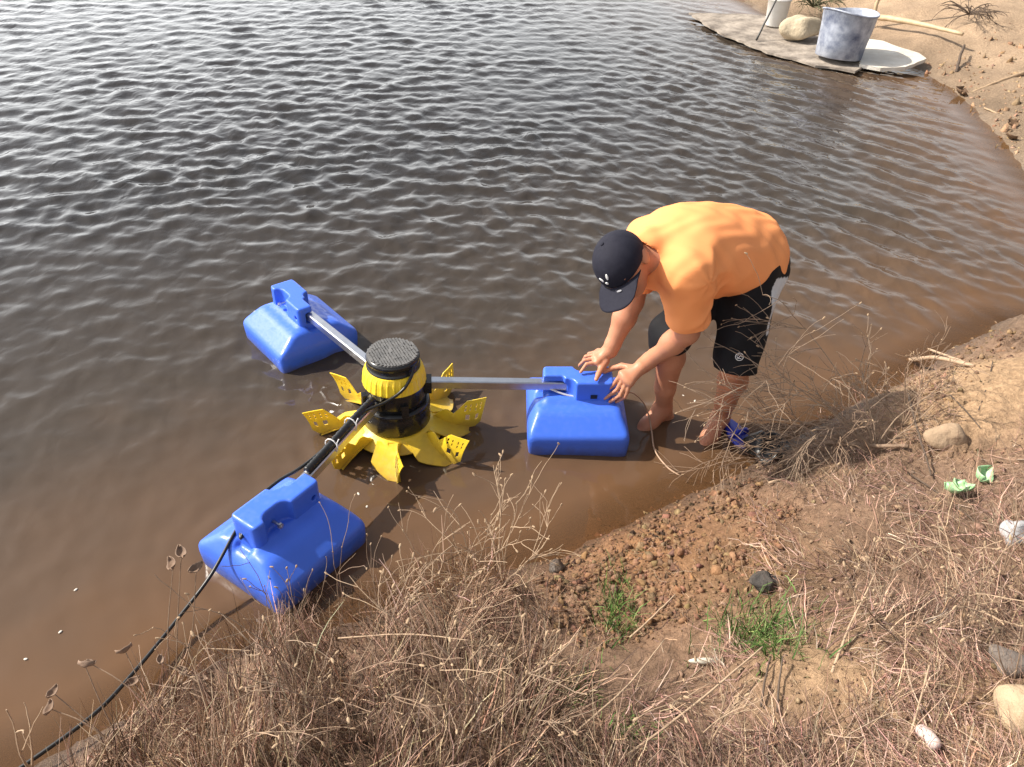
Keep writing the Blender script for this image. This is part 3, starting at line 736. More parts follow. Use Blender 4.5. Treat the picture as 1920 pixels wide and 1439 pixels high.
def build_shirt():
    F = Field((.30, 2.12, .42), (1.15, 3.02, 1.12), .0055)
    F.ell(sp(.05, .024), TB, (.180, .150, .14), .06)
    F.ell(sp(.34, .026), TB, (.195, .168, .20), .07)
    F.ell(sp(.66, .030), TB, (.190, .152, .17), .07)
    F.ell(sp(.84, -.015), TB, (.150, .105, .11), .06)
    F.cone(sp(.78, .01, .06), SL + l_ * -.01, .105, .082, .05); F.cone(sp(.78, .01, -.06), SR + l_ * .01, .105, .082, .05)
    cl, cr = SL + (EL - SL) * .80, SR + (ER - SR) * .72
    F.cone(SL, SL + (EL - SL) * .95, .083, .074, .045); F.cone(SR, SR + (ER - SR) * .9, .083, .072, .045)
    # hollow collar hanging at the throat
    F.cone(sp(.93, -.03), sp(.99, -.055), .085, .070, .03)
    F.cone(sp(.88, .01), sp(1.04, .022), .095, .070, .03)
    P = F.grid(); D = F.D
    D = D + np.where(np.abs(D) < .05, fold_noise(P), 0)
    def cut(D, p, nn, k=.006): return smax(D, (P - p) @ nrm(nn), k)
    # open hem, cuffs and neck
    near_l = np.linalg.norm(P - EL, axis=-1) < .20; near_r = np.linalg.norm(P - ER, axis=-1) < .20
    D = np.where(near_l, cut(D, cl, EL - SL), D); D = np.where(near_r, cut(D, cr, ER - SR), D)
    hem = PV - t_ * .085 - n_ * .02
    D = np.where(((P - PV) @ t_) < .1, cut(D, hem, -t_ - n_ * .25), D)
    axis = lambda a, b: (lambda w, s: np.linalg.norm(w - s[..., None] * nrm(b - a), axis=-1))(P - a, (P - a) @ nrm(b - a))
    D = np.where(near_l, smax(D, np.where((P - cl) @ nrm(EL - SL) > -.035, -(axis(SL, EL) - .062), -1), .003), D)
    D = np.where(near_r, smax(D, np.where((P - cr) @ nrm(ER - SR) > -.035, -(axis(SR, ER) - .060), -1), .003), D)
    D = smax(D, -(axis(sp(.9, .02), HS - hu * .02) - .060 + np.where((P - sp(1.05)) @ t_ < 0, .2, 0)), .004)
    F.D = D.astype(np.float32); return F.mesh()
pm('shirt', build_shirt(), M_SHIRT)

from_cam = lambda V: None
def photo_xy(V):
    d = V - np.array([0, 0, CAM_H]); cp, sn = math.cos(CAM_PITCH), math.sin(CAM_PITCH); z = d[:, 1] * cp - d[:, 2] * sn
    x = d[:, 0] / z; y = (d[:, 1] * sn + d[:, 2] * cp) / z; c, s = math.cos(CAM_ROLL), math.sin(CAM_ROLL)
    return 960 + CAM_F * (x * c + y * s), 719.5 - CAM_F * (-x * s + y * c)
def build_shorts():
    F = Field((.50, 2.30, .28), (1.15, 3.02, .95), .006)
    F.ell(sp(-.03, .0), TB, (.165, .135, .13), .05)
    dl, dr = nrm(KL - HL), nrm(KR - HR)
    F.cone(HL, KL + dl * .06, .112, .080, .03); F.cone(HR, KR, .108, .076, .03); F.cone(KR, KR + (AR - KR) * .30, .076, .072, .03)
    P = F.grid(); D = F.D
    q = (P - HL) @ dl
    D = D + np.where(np.abs(D) < .04, .0035 * np.sin(q * 40 + 6 * P[..., 0] * 9) + .003 * np.sin(P[..., 1] * 70 + q * 14), 0)
    def leg(D, H, K, dd, r, off):
        s = (P - K) @ dd; ax = np.linalg.norm(P - H - ((P - H) @ dd)[..., None] * dd, axis=-1); m = ax < .16
        D = np.where(m, smax(D, s - off, .005), D)
        return np.where(m & (s > off - .04), smax(D, -(ax - r), .003), D)
    D = leg(D, HL, KL, dl, .066, .018); dsr = nrm(AR - KR); D = leg(D, KR, KR + (AR - KR) * .13, dsr, .062, .0)
    D = np.where((P - PV) @ n_ > -.14, smax(D, (P - sp(.32)) @ t_, .005), D)
    F.D = D.astype(np.float32); return F.mesh()
sv, sf = build_shorts()
# print on the shorts: a white side panel with a yellow tail on the outer seam of his left leg
dl = nrm(KL - HL); s_ = (sv - HL) @ dl / np.linalg.norm(KL - HL); rad = sv - HL - ((sv - HL) @ dl)[:, None] * dl
back_dir = nrm(np.array([.80, .18, .1]) - dl * (np.array([.80, .18, .1]) @ dl)); side_dir = np.cross(dl, back_dir)
if side_dir @ l_ < 0: side_dir = -side_dir
ang = np.degrees(np.arctan2(rad @ side_dir, rad @ back_dir))        # 0 = straight behind, 90 = towards the camera side
sc_ = np.tile(np.array([.010, .010, .012]), (len(sv), 1))
edge = 14 + 9 * np.sin(s_ * 9)
w = (np.abs(ang - 42) < edge + 5) & (s_ > .05) & (s_ < .62) & ((sv - PV) @ l_ > .05); sc_[w] = (.62, .62, .62)
w2 = (np.abs(ang - 36) < 10) & (s_ >= .80) & (s_ < 1.0) & ((sv - PV) @ l_ > .05); sc_[w2] = (.42, .33, .10)
shorts = pm('shorts', (sv, sf), M_SHORTS, col=sc_)
# round emblem on the left thigh
tip = pa(1385, 668, 2.40); pick = sv[np.argmin((photo_xy(sv)[0] - 1386) ** 2 + (photo_xy(sv)[1] - 668) ** 2 + 1e4 * np.maximum(0, sv[:, 1] - 2.46))]
nn = nrm(pick - (HL + dl * ((pick - HL) @ dl))); B = basis(nn, l_)
em = []
a = np.linspace(0, 2 * math.pi, 25)
em.append(tube([pick + nn * .003 + .014 * (math.cos(q) * B[0] + math.sin(q) * B[1]) for q in a], .0016, 5, False))
em.append(tube([pick + nn * .003 + q * B[0] + (.008 - 60 * q * q) * B[1] for q in np.linspace(-.010, .010, 7)], .0016, 5))
em.append(tube([pick + nn * .003 + q * B[0] + (-.006 + 40 * q * q) * B[1] for q in np.linspace(-.009, .009, 7)], .0014, 5))
em.append(tube([pick + nn * .003 + q * (B[0] * .3 + B[1]) for q in np.linspace(-.010, .008, 5)], .0014, 5))
ev, ef = join(em); tag(pm('emblem', (ev, ef), M_WHITE, parent=shorts), kind='stuff')

# cap: crown, curved brim, button and the white mark above the brim
def build_crown():
    c = hp(0, .000, .014); F = Field(c - .15, c + .15, .004)
    F.ell(c, HB, (.088, .104, .094), .0); P = F.grid(); D = F.D
    q = (P - c) @ HB.T; a = np.arctan2(q[..., 0], q[..., 1])
    D = D + .0008 * np.exp(-(np.abs(np.mod(a + math.pi / 6, math.pi / 3) - math.pi / 6) / .05) ** 2)         # six sewn panels
    D = smax(D, -(q[..., 2] + .020 + .10 * q[..., 1] * (q[..., 1] < 0) * .3), .003)
    F.D = D.astype(np.float32); return F.mesh()
cap = pm('cap', build_crown(), M_CAP)
bv_ = []; bf_ = []; nu, nv = 24, 12
for i in range(nu + 1):
    s = -1 + 2 * i / nu
    for j in range(nv + 1):
        t = j / nv; th = s * 1.18
        r0 = np.array([.088 * math.sin(th), .103 * math.cos(th)]); fr = np.array([.080 * s, .105 + .078 * math.sqrt(max(0, 1 - abs(s) ** 2.6))])
        p = r0 * (1 - t) + fr * t
        bv_.append(hp(p[0], p[1], .000 - 2.2 * p[0] ** 2 - .26 * max(0, p[1] - .09)))
for i in range(nu):
    for j in range(nv): a = i * (nv + 1) + j; bf_.append((a, a + 1, a + nv + 2, a + nv + 1))
br = pm('brim', (bv_, bf_), M_CAP, parent=cap); s = br.modifiers.new('thick', 'SOLIDIFY'); s.thickness = .004; s.offset = 0
def blob(c, B, r, n=10):
    V = []; F = []
    for i in range(n + 1):
        p = math.pi * i / n
        for j in range(2 * n):
            q = math.pi * j / n; V.append(np.asarray(c) + r[0] * math.sin(p) * math.cos(q) * B[0] + r[1] * math.sin(p) * math.sin(q) * B[1] + r[2] * math.cos(p) * B[2])
    for i in range(n):
        for j in range(2 * n):
            k = (j + 1) % (2 * n); F.append((i * 2 * n + j, (i + 1) * 2 * n + j, (i + 1) * 2 * n + k, i * 2 * n + k))
    return np.array(V), F
cc = hp(0, .0, .014)
pm('button', blob(cc + hu * .095, HB, (.007, .007, .004)), M_CAP, parent=cap)
def cap_pt(az, el, out=.0):
    d = hs * math.sin(az) * math.cos(el) + hf * math.cos(az) * math.cos(el) + hu * math.sin(el)
    k = 1 / math.sqrt((d @ hs / .088) ** 2 + (d @ hf / .104) ** 2 + (d @ hu / .094) ** 2); return cc + d * (k + out), nrm(d)
for az, el, rx, ry, rot in ((-.24, .30, .005, .011, .6), (.06, .38, .005, .012, -.3), (-.09, .16, .006, .006, 0)):
    p, d = cap_pt(az, el, .002); B = basis(d, hs); x = B[0] * math.cos(rot) + B[1] * math.sin(rot); y = np.cross(d, x)
    pm('mark', blob(p, np.array([x, y, d]), (rx, ry, .002), 6), M_WHITE, parent=cap)
pb = hp(.020, .118, .000 - 2.2 * .0004 - .26 * .028 + .004); pm('mark', blob(pb, HB, (.011, .005, .0015), 6), mat('grey_print', (.22, .22, .24), .6), parent=cap)
# blue slipper trodden down under the left foot
M_SLIP = mat('blue_slipper', (.02, .035, .42), .35)
toe = nrm((-.60, -.80, 0)); sd = np.array([-toe[1], toe[0], 0]); sole = []
hl = AL + (.045, -.015, -.058); dr_ = nrm((.45, -.85, -.28)); sdr = nrm(np.cross((0, 0, 1), dr_)); upr = np.cross(dr_, sdr)
V = []; F = []; n = 20
for k, off in enumerate((0, .018)):
    for i in range(n):
        q = 2 * math.pi * i / n; V.append(hl + dr_ * (.045 + .085 * math.cos(q)) + sdr * (.040 + .006 * math.cos(q)) * math.sin(q) + upr * off)
for i in range(n): F.append((i, (i + 1) % n, n + (i + 1) % n, n + i))
F += [tuple(range(n))[::-1], tuple(range(n, 2 * n))]
slp = pm('slipper', (V, F), M_SLIP)
st = [hl + dr_ * .05 + sdr * .042 * math.cos(q) + upr * (.018 + .035 * math.sin(q)) for q in np.linspace(0, math.pi, 11)]
pm('strap', tube(st, .008, 8), M_SLIP, parent=slp)

# ------------------------------------------------------------------ far shore: board, tub, stone, bucket, poles
def gpos(u, v): return on_ground(u, v)
M_BOARD = mat('weathered_board', (.40, .34, .28), .85, noise=(5, (.13, .105, .085), 1.0), bump=(14, .7, .02))
M_GALV = mat('limed_galvanised_steel', (.50, .53, .60), .5, metal=.2, noise=(6, (.10, .12, .19), 1.0), bump=(18, .15, .01))
M_STONE = mat('pale_stone', (.52, .43, .30), .85, noise=(9, (.33, .26, .17), .7), bump=(25, .6, .02))
M_WPLAST = mat('dirty_white_plastic', (.70, .69, .66), .45, noise=(6, (.50, .44, .36), .5))
M_FOAM = mat('white_foam_sheet', (.72, .68, .60), .7, noise=(5, (.50, .42, .32), .6), bump=(22, .4, .02))
M_BAMBOO = mat('dry_bamboo', (.55, .42, .26), .6, noise=(12, (.36, .25, .14), .6))
M_DARKROD = mat('dark_iron_rod', (.03, .028, .026), .5)
M_STRAW = mat('straw', (.44, .31, .19), .8, noise=(30, (.25, .16, .10), .7))
M_TWIG = mat('dark_twig', (.075, .05, .035), .8, noise=(30, (.14, .10, .07), .6))

def slab_from(outline, thick, name, m, label, cat, seed=1, warp=.02, n=34):
    """a warped sheet filling a measured outline (world points), with a ragged edge and real thickness"""
    O = np.asarray(outline, float); c = O.mean(0)
    # refine the outline, add raggedness
    pts = []; rg = np.random.default_rng(seed)
    for i in range(len(O)):
        a, b = O[i], O[(i + 1) % len(O)]; k = max(2, int(np.linalg.norm(b - a) / .07))
        for j in range(k): pts.append(a + (b - a) * j / k + np.append(rg.normal(0, .012 if thick < .03 else .004, 2), 0))
    P = np.array(pts); m_ = len(P); V = [] ; F = []; rings = 6
    for r in range(rings):
        f = 1 - r / rings; q = c + (P - c) * f
        q[:, 2] += warp * fbm(q[:, 0] * 2.2, q[:, 1] * 2.2, seed, 3); V.append(q)
    V.append(c[None] + (0, 0, float(warp * fbm(c[0:1] * 2.2, c[1:2] * 2.2, seed, 3)[0]))); nt = rings * m_ + 1
    T = np.concatenate(V); Bt = T - (0, 0, thick)
    for r in range(rings - 1):
        for i in range(m_): k = (i + 1) % m_; F.append((r * m_ + i, r * m_ + k, (r + 1) * m_ + k, (r + 1) * m_ + i))
    for i in range(m_): F.append(((rings - 1) * m_ + i, (rings - 1) * m_ + (i + 1) % m_, nt - 1))
    F2 = [tuple(i + nt for i in f[::-1]) for f in F]
    side = [(i, i + nt, (i + 1) % m_ + nt, (i + 1) % m_) for i in range(m_)]
    o = mesh(name, np.concatenate([T, Bt]), F + F2 + side, m); tag(o, label, cat); return o
A3 = lambda u, v, z: at(u, v, z)
slab_from([A3(1293, 24, .06), A3(1350, 62, .05), A3(1440, 97, .05), A3(1530, 122, .05), A3(1606, 133, .05), A3(1640, 116, .07), A3(1640, 85, .12), A3(1560, 62, .13), A3(1480, 34, .12), A3(1400, 26, .10)], .022,
          'board', M_BOARD, 'weathered grey-brown board lying at the far water edge under the metal tub', 'board', 4, .006)
slab_from([A3(1612, 122, .075), A3(1650, 128, .08), A3(1700, 126, .10), A3(1739, 110, .11), A3(1722, 99, .13), A3(1690, 90, .15), A3(1655, 76, .16), A3(1625, 72, .16)], .035,
          'foam_sheet', M_FOAM, 'pale white sheet beside the metal tub, its edge dark underneath', 'sheet', 9, .012)
tubc = A3(1571, 107, .09)
def tub_mesh():
    n = 72; prof = [(.262, 0), (.275, .010), (.285, .16), (.302, .34), (.318, .50), (.322, .505), (.322, .52), (.314, .52), (.308, .50), (.292, .34), (.276, .16), (.262, .03), (.02, .025)]
    V, F = lathe(prof, n); a = np.arctan2(V[:, 1], V[:, 0]); z = V[:, 2]
    k = 1 + .022 * np.sin(3 * a + 1) * z / .5 + .012 * np.sin(5 * a + 9 * z) + .05 * np.exp(-((a + .9) / .35) ** 2) * -np.exp(-((z - .22) / .12) ** 2)
    V[:, 0] *= k; V[:, 1] *= k; V[:, 2] += .02 * np.sin(a * 2 + .5) * (z > .45); return V, F
tub = empty('metal_tub', tubc, (R(-4), R(3), 0)); tub.scale = (.84, .84, .84); tag(tub, 'dented blue-grey galvanised tub standing open on the board', 'tub')
mesh('wall', *tub_mesh(), M_GALV, tub, smooth=True)
rv_ = tube([np.array([.322 * math.cos(q), .322 * math.sin(q), .512 + .02 * math.sin(2 * q + .5)]) * (1, 1, 1) * (1 + .022 * math.sin(3 * q + 1) + .012 * math.sin(5 * q + 4.6), 1 + .022 * math.sin(3 * q + 1) + .012 * math.sin(5 * q + 4.6), 1) for q in np.linspace(0, 6.2832, 61)], .011, 8, False)
mesh('rim', *rv_, M_GALV, tub, smooth=True)
def stone_mesh(r, seed, rough=.18, n=14):
    V, F = blob((0, 0, 0), np.eye(3), (1, 1, 1), n); V = V.copy(); g = np.random.default_rng(seed); W = g.normal(size=(9, 3)) * 1.6; ph = g.random(9) * 6
    k = 1 + rough * sum(np.sin(V @ W[i] + ph[i]) / (1 + .3 * i) for i in range(9)) * .45
    for _ in range(4):
        nn = nrm(g.normal(size=3)); V = V - np.maximum(V @ nn - .72, 0)[:, None] * nn * .8
    return V * k[:, None] * np.asarray(r), F
def stone(name, p, r, m, label, cat, seed, sink=.25, rz=0, rough=.18, n=14):
    v, f = stone_mesh(r, seed, rough, n); o = mesh(name, v, f, m, smooth=True); o.location = np.asarray(p) + (0, 0, r[2] * (1 - sink)); o.rotation_euler = (0, 0, rz); tag(o, label, cat); return o
stone('stone', A3(1497, 74, .09), (.22, .16, .14), M_STONE, 'rounded pale stone resting on the far board', 'stone', 3, .1)
bk = empty('plastic_bucket', A3(1452, 48, .10)); tag(bk, 'small white plastic bucket at the back of the far board', 'bucket')
mesh('wall', *lathe([(.105, 0), (.11, .01), (.128, .27), (.136, .275), (.136, .295), (.126, .295), (.12, .27), (.102, .02), (.01, .02)], 40), M_WPLAST, bk, smooth=True)
mesh('handle', *tube([(.134 * math.cos(q), .05 + .02 * math.sin(q), .27 + .06 * math.sin(q)) for q in np.linspace(0, math.pi, 15)], .004, 6), M_DARKROD, bk)
def pole(name, p0, p1, r0, r1, m, label, cat, bend=.0, n=14, sides=8, seed=0):
    g = np.random.default_rng(seed + 11); p0, p1 = np.asarray(p0, float), np.asarray(p1, float); mid = (p0 + p1) / 2 + g.normal(0, 1, 3) * bend * np.linalg.norm(p1 - p0)
    P = spline([p0, mid, p1], n); P[1:-1] += g.normal(0, .12, (n - 2, 3)) * r0
    o = mesh(name, *tube(P, np.linspace(r0, r1, n), sides), m, smooth=True); tag(o, label, cat); return o
b0_ = A3(1418, 76, .07); pole('iron_rod', b0_, b0_ + (.30, .32, .62), .011, .008, M_DARKROD, 'thin dark rod leaning on the far board past the white bucket', 'rod', .005)
p_ = gpos(1632, 52); pole('wooden_stake', p_ + (0, 0, -.05), p_ + (.02, .02, 1.2), .022, .020, M_BAMBOO, 'pale upright stake standing behind the metal tub', 'stake', .004)
q0, q1 = gpos(1640, 40), gpos(1803, 70); pole('bamboo_pole', q0 + (0, 0, .05), q1 + (0, 0, .03), .035, .018, M_BAMBOO, 'pale bamboo pole lying on the far sand beside the tub', 'pole', .01)
q0, q1 = gpos(1793, 136), gpos(1800, 108); pole('stick', q0, q1 + (0, 0, .12), .016, .012, M_TWIG, 'short dark stick standing in the far sand right of the pale sheet', 'stick', .02)
q0, q1 = gpos(1822, 176), gpos(1925, 140); pole('stick', q0 + (0, 0, .01), q1 + (0, 0, .03), .014, .02, M_STRAW, 'long pale stick lying along the far mud at the right edge', 'stick', .02, seed=4)
q0, q1 = gpos(1845, 205), gpos(1880, 222); pole('stick', q0 + (0, 0, .01), q1 + (0, 0, .01), .008, .006, M_STRAW, 'small pale straw on the mud below the long pale stick', 'straw', .02, seed=5)
def leaf(name, p, size, m, label, cat, rz=0, curl=.5, tilt=.4, asp=.5):
    V = []; F = []; nu, nv = 10, 4
    for i in range(nu + 1):
        t = i / nu; w = asp * size * math.sin(math.pi * min(1, t * .96 + .03)) ** .8
        for j in range(-nv, nv + 1):
            s = j / nv; V.append((t * size - size / 2, s * w, curl * size * (s * s * .35 + (t - .5) ** 2 * 1.2) + .03 * size * math.sin(9 * t + 4 * s)))
    k = 2 * nv + 1
    for i in range(nu):
        for j in range(k - 1): a = i * k + j; F.append((a, a + k, a + k + 1, a + 1))
    o = mesh(name, V, F, m, smooth=True); o.location = np.asarray(p) + (0, 0, .012); o.rotation_euler = (tilt, 0, rz); s = o.modifiers.new('thick', 'SOLIDIFY'); s.thickness = .0015
    if label: tag(o, label, cat)
    return o
M_DEADLEAF = mat('dead_leaf', (.10, .055, .03), .75, noise=(40, (.20, .12, .06), .6))
for u, v, s, rz, lb in ((1800, 178, .16, 1.1, 'dark dead leaf stuck on the far mud where the shore turns'), (1896, 236, .10, .3, 'small brown dead leaf near the right edge, upper of two'), (1893, 262, .11, 2.0, 'small brown dead leaf near the right edge, lower of two'), (1862, 290, .08, .7, 'tiny brown leaf on the wet mud near the right edge')):
    leaf('dead_leaf', gpos(u, v), s, M_DEADLEAF, lb, 'leaf', rz)

# ------------------------------------------------------------------ bank vegetation
def pts_in(poly, n, g, extra=1.0):
    """points spread over a patch of the bank outlined in the photograph"""
    P = np.asarray(poly, float); lo, hi = P.min(0), P.max(0); out = np.zeros((0, 2))
    while len(out) < n:
        q = lo + g.random((n * 2, 2)) * (hi - lo); ins = np.zeros(len(q), bool)
        for i in range(len(P)):
            (x1, y1), (x2, y2) = P[i], P[(i + 1) % len(P)]
            c = ((y1 > q[:, 1]) != (y2 > q[:, 1])) & (q[:, 0] < (x2 - x1) * (q[:, 1] - y1) / (y2 - y1 + 1e-9) + x1); ins ^= c
        out = np.vstack([out, q[ins]])
    return out[:n]
def to_bank(uv):
    z = np.full(len(uv), .2)
    x, y = (uv[:, 0] - 960) / CAM_F, (719.5 - uv[:, 1]) / CAM_F; c, s = math.cos(CAM_ROLL), math.sin(CAM_ROLL); x, y = x * c - y * s, x * s + y * c
    cp, sn = math.cos(CAM_PITCH), math.sin(CAM_PITCH); d = np.stack([x, cp + y * sn, -sn + y * cp], 1)
    for _ in range(5):
        t = (z - CAM_H) / d[:, 2]; px, py = t * d[:, 0], t * d[:, 1]; z = smooth_h(px, py)
    z = terrain_h(px, py); return np.stack([px, py, z], 1)
def blades(base, length, width, lean, az, curve, cols, K=4, wob=.12, g=None, tip=.25):
    """many bent tapering strips (two faces crossed are not needed: each strip is folded along its middle)"""
    n = len(base); g = g or np.random.default_rng(1)
    t = np.linspace(0, 1, K + 1)[None, :, None]; L = length[:, None, None]
    d0 = np.stack([np.sin(lean) * np.cos(az), np.sin(lean) * np.sin(az), np.cos(lean)], 1)[:, None, :]
    l2 = lean + curve; d1 = np.stack([np.sin(l2) * np.cos(az), np.sin(l2) * np.sin(az), np.cos(l2)], 1)[:, None, :]
    C_ = base[:, None, :] + L * (d0 * t + (d1 - d0) * t * t * .5)
    C_ = C_ + L * wob * (g.normal(size=(n, K + 1, 3)) * np.sqrt(t)) * .35
    sd = np.stack([-np.sin(az), np.cos(az), np.zeros(n)], 1); rot = g.normal(0, .8, n)[:, None]
    up = np.cross(d0[:, 0], sd); sd = sd * np.cos(rot) + up * np.sin(rot)
    w = (width[:, None] * (1 - (1 - tip) * t[0, :, 0][None, :]))[:, :, None] * .5
    nrmv = np.cross(sd, d0[:, 0])[:, None, :] * w * .7
    V = np.stack([C_ - sd[:, None, :] * w, C_ + nrmv, C_ + sd[:, None, :] * w], 2).reshape(-1, 3)
    i = np.arange(n)[:, None, None] * (K + 1) * 3 + np.arange(K)[None, :, None] * 3 + np.arange(2)[None, None, :]
    F = np.stack([i, i + 1, i + 4, i + 3], -1).reshape(-1, 4)
    c = np.repeat(cols, (K + 1) * 3, axis=0)
    return V, F, c
M_GRASS = mat('dry_grass_blades', (.4, .3, .2), .75, attr='col', spec=.25)
def palette(n, cols, g, var=.22):
    c = np.asarray(cols)[g.integers(0, len(cols), n)]; return np.clip(c * (1 + var * g.normal(size=(n, 1))) * (1 + .06 * g.normal(size=(n, 3))), .01, .9)
DRY = [(.42, .285, .20), (.50, .36, .26), (.35, .22, .155), (.24, .155, .11), (.56, .41, .28), (.14, .085, .055)]
PINK = [(.40, .245, .18), (.46, .30, .23), (.30, .175, .13), (.19, .115, .085), (.52, .37, .28)]
def avoid(uv, spots):
    k = np.ones(len(uv), bool)
    for u, v, ru, rv in spots: k &= ((uv[:, 0] - u) / ru) ** 2 + ((uv[:, 1] - v) / rv) ** 2 > 1
    return uv[k]
def grass_patch(name, poly, n, label, lens, widths, lean, curve, cols, seed, az=None, spots=(), clump=0.0, K=4, wob=.12, cat='grass'):
    g = np.random.default_rng(seed); uv = avoid(pts_in(poly, n, g), spots)
    if clump > 0:
        keep = vnoise(uv[:, 0] / 42., uv[:, 1] / 42., seed) + .35 * g.random(len(uv)) > clump; uv = uv[keep]
    B_ = to_bank(uv); m = len(B_); B_[:, 2] -= .006
    L_ = lens[0] + (lens[1] - lens[0]) * g.random(m) ** 1.6
    le = np.abs(g.normal(lean[0], lean[1], m)); a_ = g.random(m) * 6.283 if az is None else (6.283 * 1.6 * vnoise(B_[:, 0] * 4.5, B_[:, 1] * 4.5, seed) + g.normal(0, .7, m) if az == 'flow' else g.normal(az[0], az[1], m))
    V, F, c = blades(B_, L_, widths[0] + (widths[1] - widths[0]) * g.random(m) ** 2, le, a_, g.normal(curve[0], curve[1], m), palette(m, cols, g) * (.72 + .56 * vnoise(B_[:, 0] * 6, B_[:, 1] * 6, seed + 3))[:, None], K, wob, g)
    o = mesh(name, V, F, M_GRASS, col=c); tag(o, label, cat, kind='stuff'); return o
near_poly = [(180, 1420), (300, 1300), (420, 1225), (540, 1180), (700, 1120), (820, 1080), (930, 1075), (1010, 1130), (1080, 1260), (1130, 1360), (1200, 1460), (1200, 1600), (60, 1600)]
grass_patch('dry_grass', near_poly, 8500, 'tall dry tan grass covering the near bank below the floats', (.06, .24), (.0018, .0050), (.38, .26), (.35, .45), DRY, 21, 'flow', (), .50, 4, .06)
grass_patch('grass_thatch', near_poly, 9000, 'flattened dead grass matted under the tall dry grass', (.04, .16), (.0018, .0046), (1.25, .3), (.2, .4), [(.22, .13, .085), (.30, .19, .125), (.14, .085, .06), (.10, .065, .045)], 22, 'flow', (), .42, 4, .12)
bare = [(1570, 1000, 75, 40), (1500, 1290, 130, 65), (1850, 740, 120, 110), (1880, 1360, 70, 60), (1430, 1180, 55, 50)]
right_poly = [(1430, 950), (1560, 930), (1700, 860), (1830, 830), (2000, 800), (2050, 1000), (2050, 1600), (1120, 1600), (1120, 1360), (1220, 1290), (1330, 1250), (1450, 1130), (1440, 1020)]
grass_patch('grass_thatch', right_poly, 15000, 'pinkish dead grass and roots matted flat over the right bank', (.03, .15), (.0017, .0048), (1.30, .28), (.25, .6), PINK, 31, 'flow', bare, .36, 4, .10)
grass_patch('dry_grass', [(1560, 1000), (1900, 930), (2050, 1100), (2050, 1600), (1250, 1600), (1300, 1380), (1560, 1360), (1650, 1250)], 2600, 'sparse standing dry stalks among the matted grass on the right bank', (.06, .20), (.0014, .003), (.7, .35), (.5, .6), DRY, 33, (2.2, 1.2), bare, .40, 5, .08)
grass_patch('grass_litter', [(1000, 1080), (1150, 1020), (1300, 960), (1450, 930), (1560, 1000), (1480, 1120), (1320, 1240), (1150, 1330), (1060, 1200)], 900, 'scattered dry straws over the orange clods', (.02, .10), (.001, .0024), (1.3, .3), (.2, .6), DRY, 35, None, (), .35, 4, .15)
grass_patch('grass_litter', [(1420, 850), (1560, 760), (1720, 690), (1800, 720), (1760, 860), (1640, 930), (1450, 950)], 2600, 'dead grass tangled under the dry bush at the waterline', (.03, .15), (.0012, .003), (1.2, .35), (.3, .6), PINK + [(.10, .07, .05)], 36, None, (), .25, 4, .18)
grass_patch('shore_stems', [(430, 1215), (560, 1140), (700, 1080), (850, 1030), (960, 1040), (900, 1110), (700, 1160), (520, 1210)], 520, 'thin dry stems standing in the shallow water below the near float', (.05, .17), (.001, .0022), (.5, .3), (.7, .8), [(.25, .17, .12), (.40, .29, .20), (.12, .08, .06)], 37, None, (), .2, 6, .14)

grass_patch('grass_litter', [(1000, 1080), (1180, 1000), (1420, 890), (1700, 850), (1900, 800), (2000, 1000), (2000, 1560), (1100, 1560), (1060, 1300)], 9000, 'fine broken straw crumbs strewn over the bank soil', (.008, .045), (.001, .003), (1.38, .25), (.1, .4), PINK + [(.12, .08, .06), (.09, .06, .045)], 38, None, [(1850, 740, 120, 110)], .22, 2, .12)
# soil clods, too many to count
def clods(name, poly, n, rmin, rmax, cols, seed, label):
    g = np.random.default_rng(seed); uv = pts_in(poly, n, g) + g.normal(0, 16, (n, 2)); uv = uv[vnoise(uv[:, 0] / 38., uv[:, 1] / 30., seed) + .5 * g.random(n) > .55]; P = to_bank(uv); n = len(P)
    ico = np.array([(0, 0, 1), (.894, 0, .447), (.276, .851, .447), (-.724, .526, .447), (-.724, -.526, .447), (.276, -.851, .447), (.724, .526, -.447), (-.276, .851, -.447), (-.894, 0, -.447), (-.276, -.851, -.447), (.724, -.526, -.447), (0, 0, -1)])
    fi = np.array([(0, 1, 2), (0, 2, 3), (0, 3, 4), (0, 4, 5), (0, 5, 1), (1, 6, 2), (2, 7, 3), (3, 8, 4), (4, 9, 5), (5, 10, 1), (2, 6, 7), (3, 7, 8), (4, 8, 9), (5, 9, 10), (1, 10, 6), (6, 11, 7), (7, 11, 8), (8, 11, 9), (9, 11, 10), (10, 11, 6)])
    r = rmin * (rmax / rmin) ** (g.random(n) ** 3.6)
    V = ico[None] * (1 + .42 * g.normal(size=(n, 12, 1))).clip(.35, 1.8) * r[:, None, None] * (1 + .25 * g.normal(size=(n, 1, 3))).clip(.5, 1.5)
    V = V + g.normal(0, .30, (n, 12, 3)) * r[:, None, None]
    V = V + P[:, None, :] + np.stack([np.zeros(n), np.zeros(n), -r * .15], 1)[:, None, :]
    F = fi[None] + (np.arange(n) * 12)[:, None, None]
    c = np.repeat(palette(n, cols, g, .09), 12, 0)
    o = mesh(name, V, F.reshape(-1, 3), M_SOILCLOD, col=c); tag(o, label, 'soil', kind='stuff')
M_SOILCLOD = mat('soil_clod', (.3, .2, .1), .95, attr='col', noise=(70, (.55, .5, .45), .7), bump=(110, .8, .006), spec=.2)
CLAY = [(.28, .160, .090), (.30, .18, .105), (.26, .15, .088), (.22, .13, .08)]
clods('soil_clods', [(990, 1075), (1080, 1050), (1180, 990), (1300, 930), (1420, 890), (1500, 960), (1440, 1080), (1300, 1150), (1120, 1210), (1030, 1160)], 7500, .0018, .0135, CLAY, 51, 'crumbled orange soil clods along the water edge')
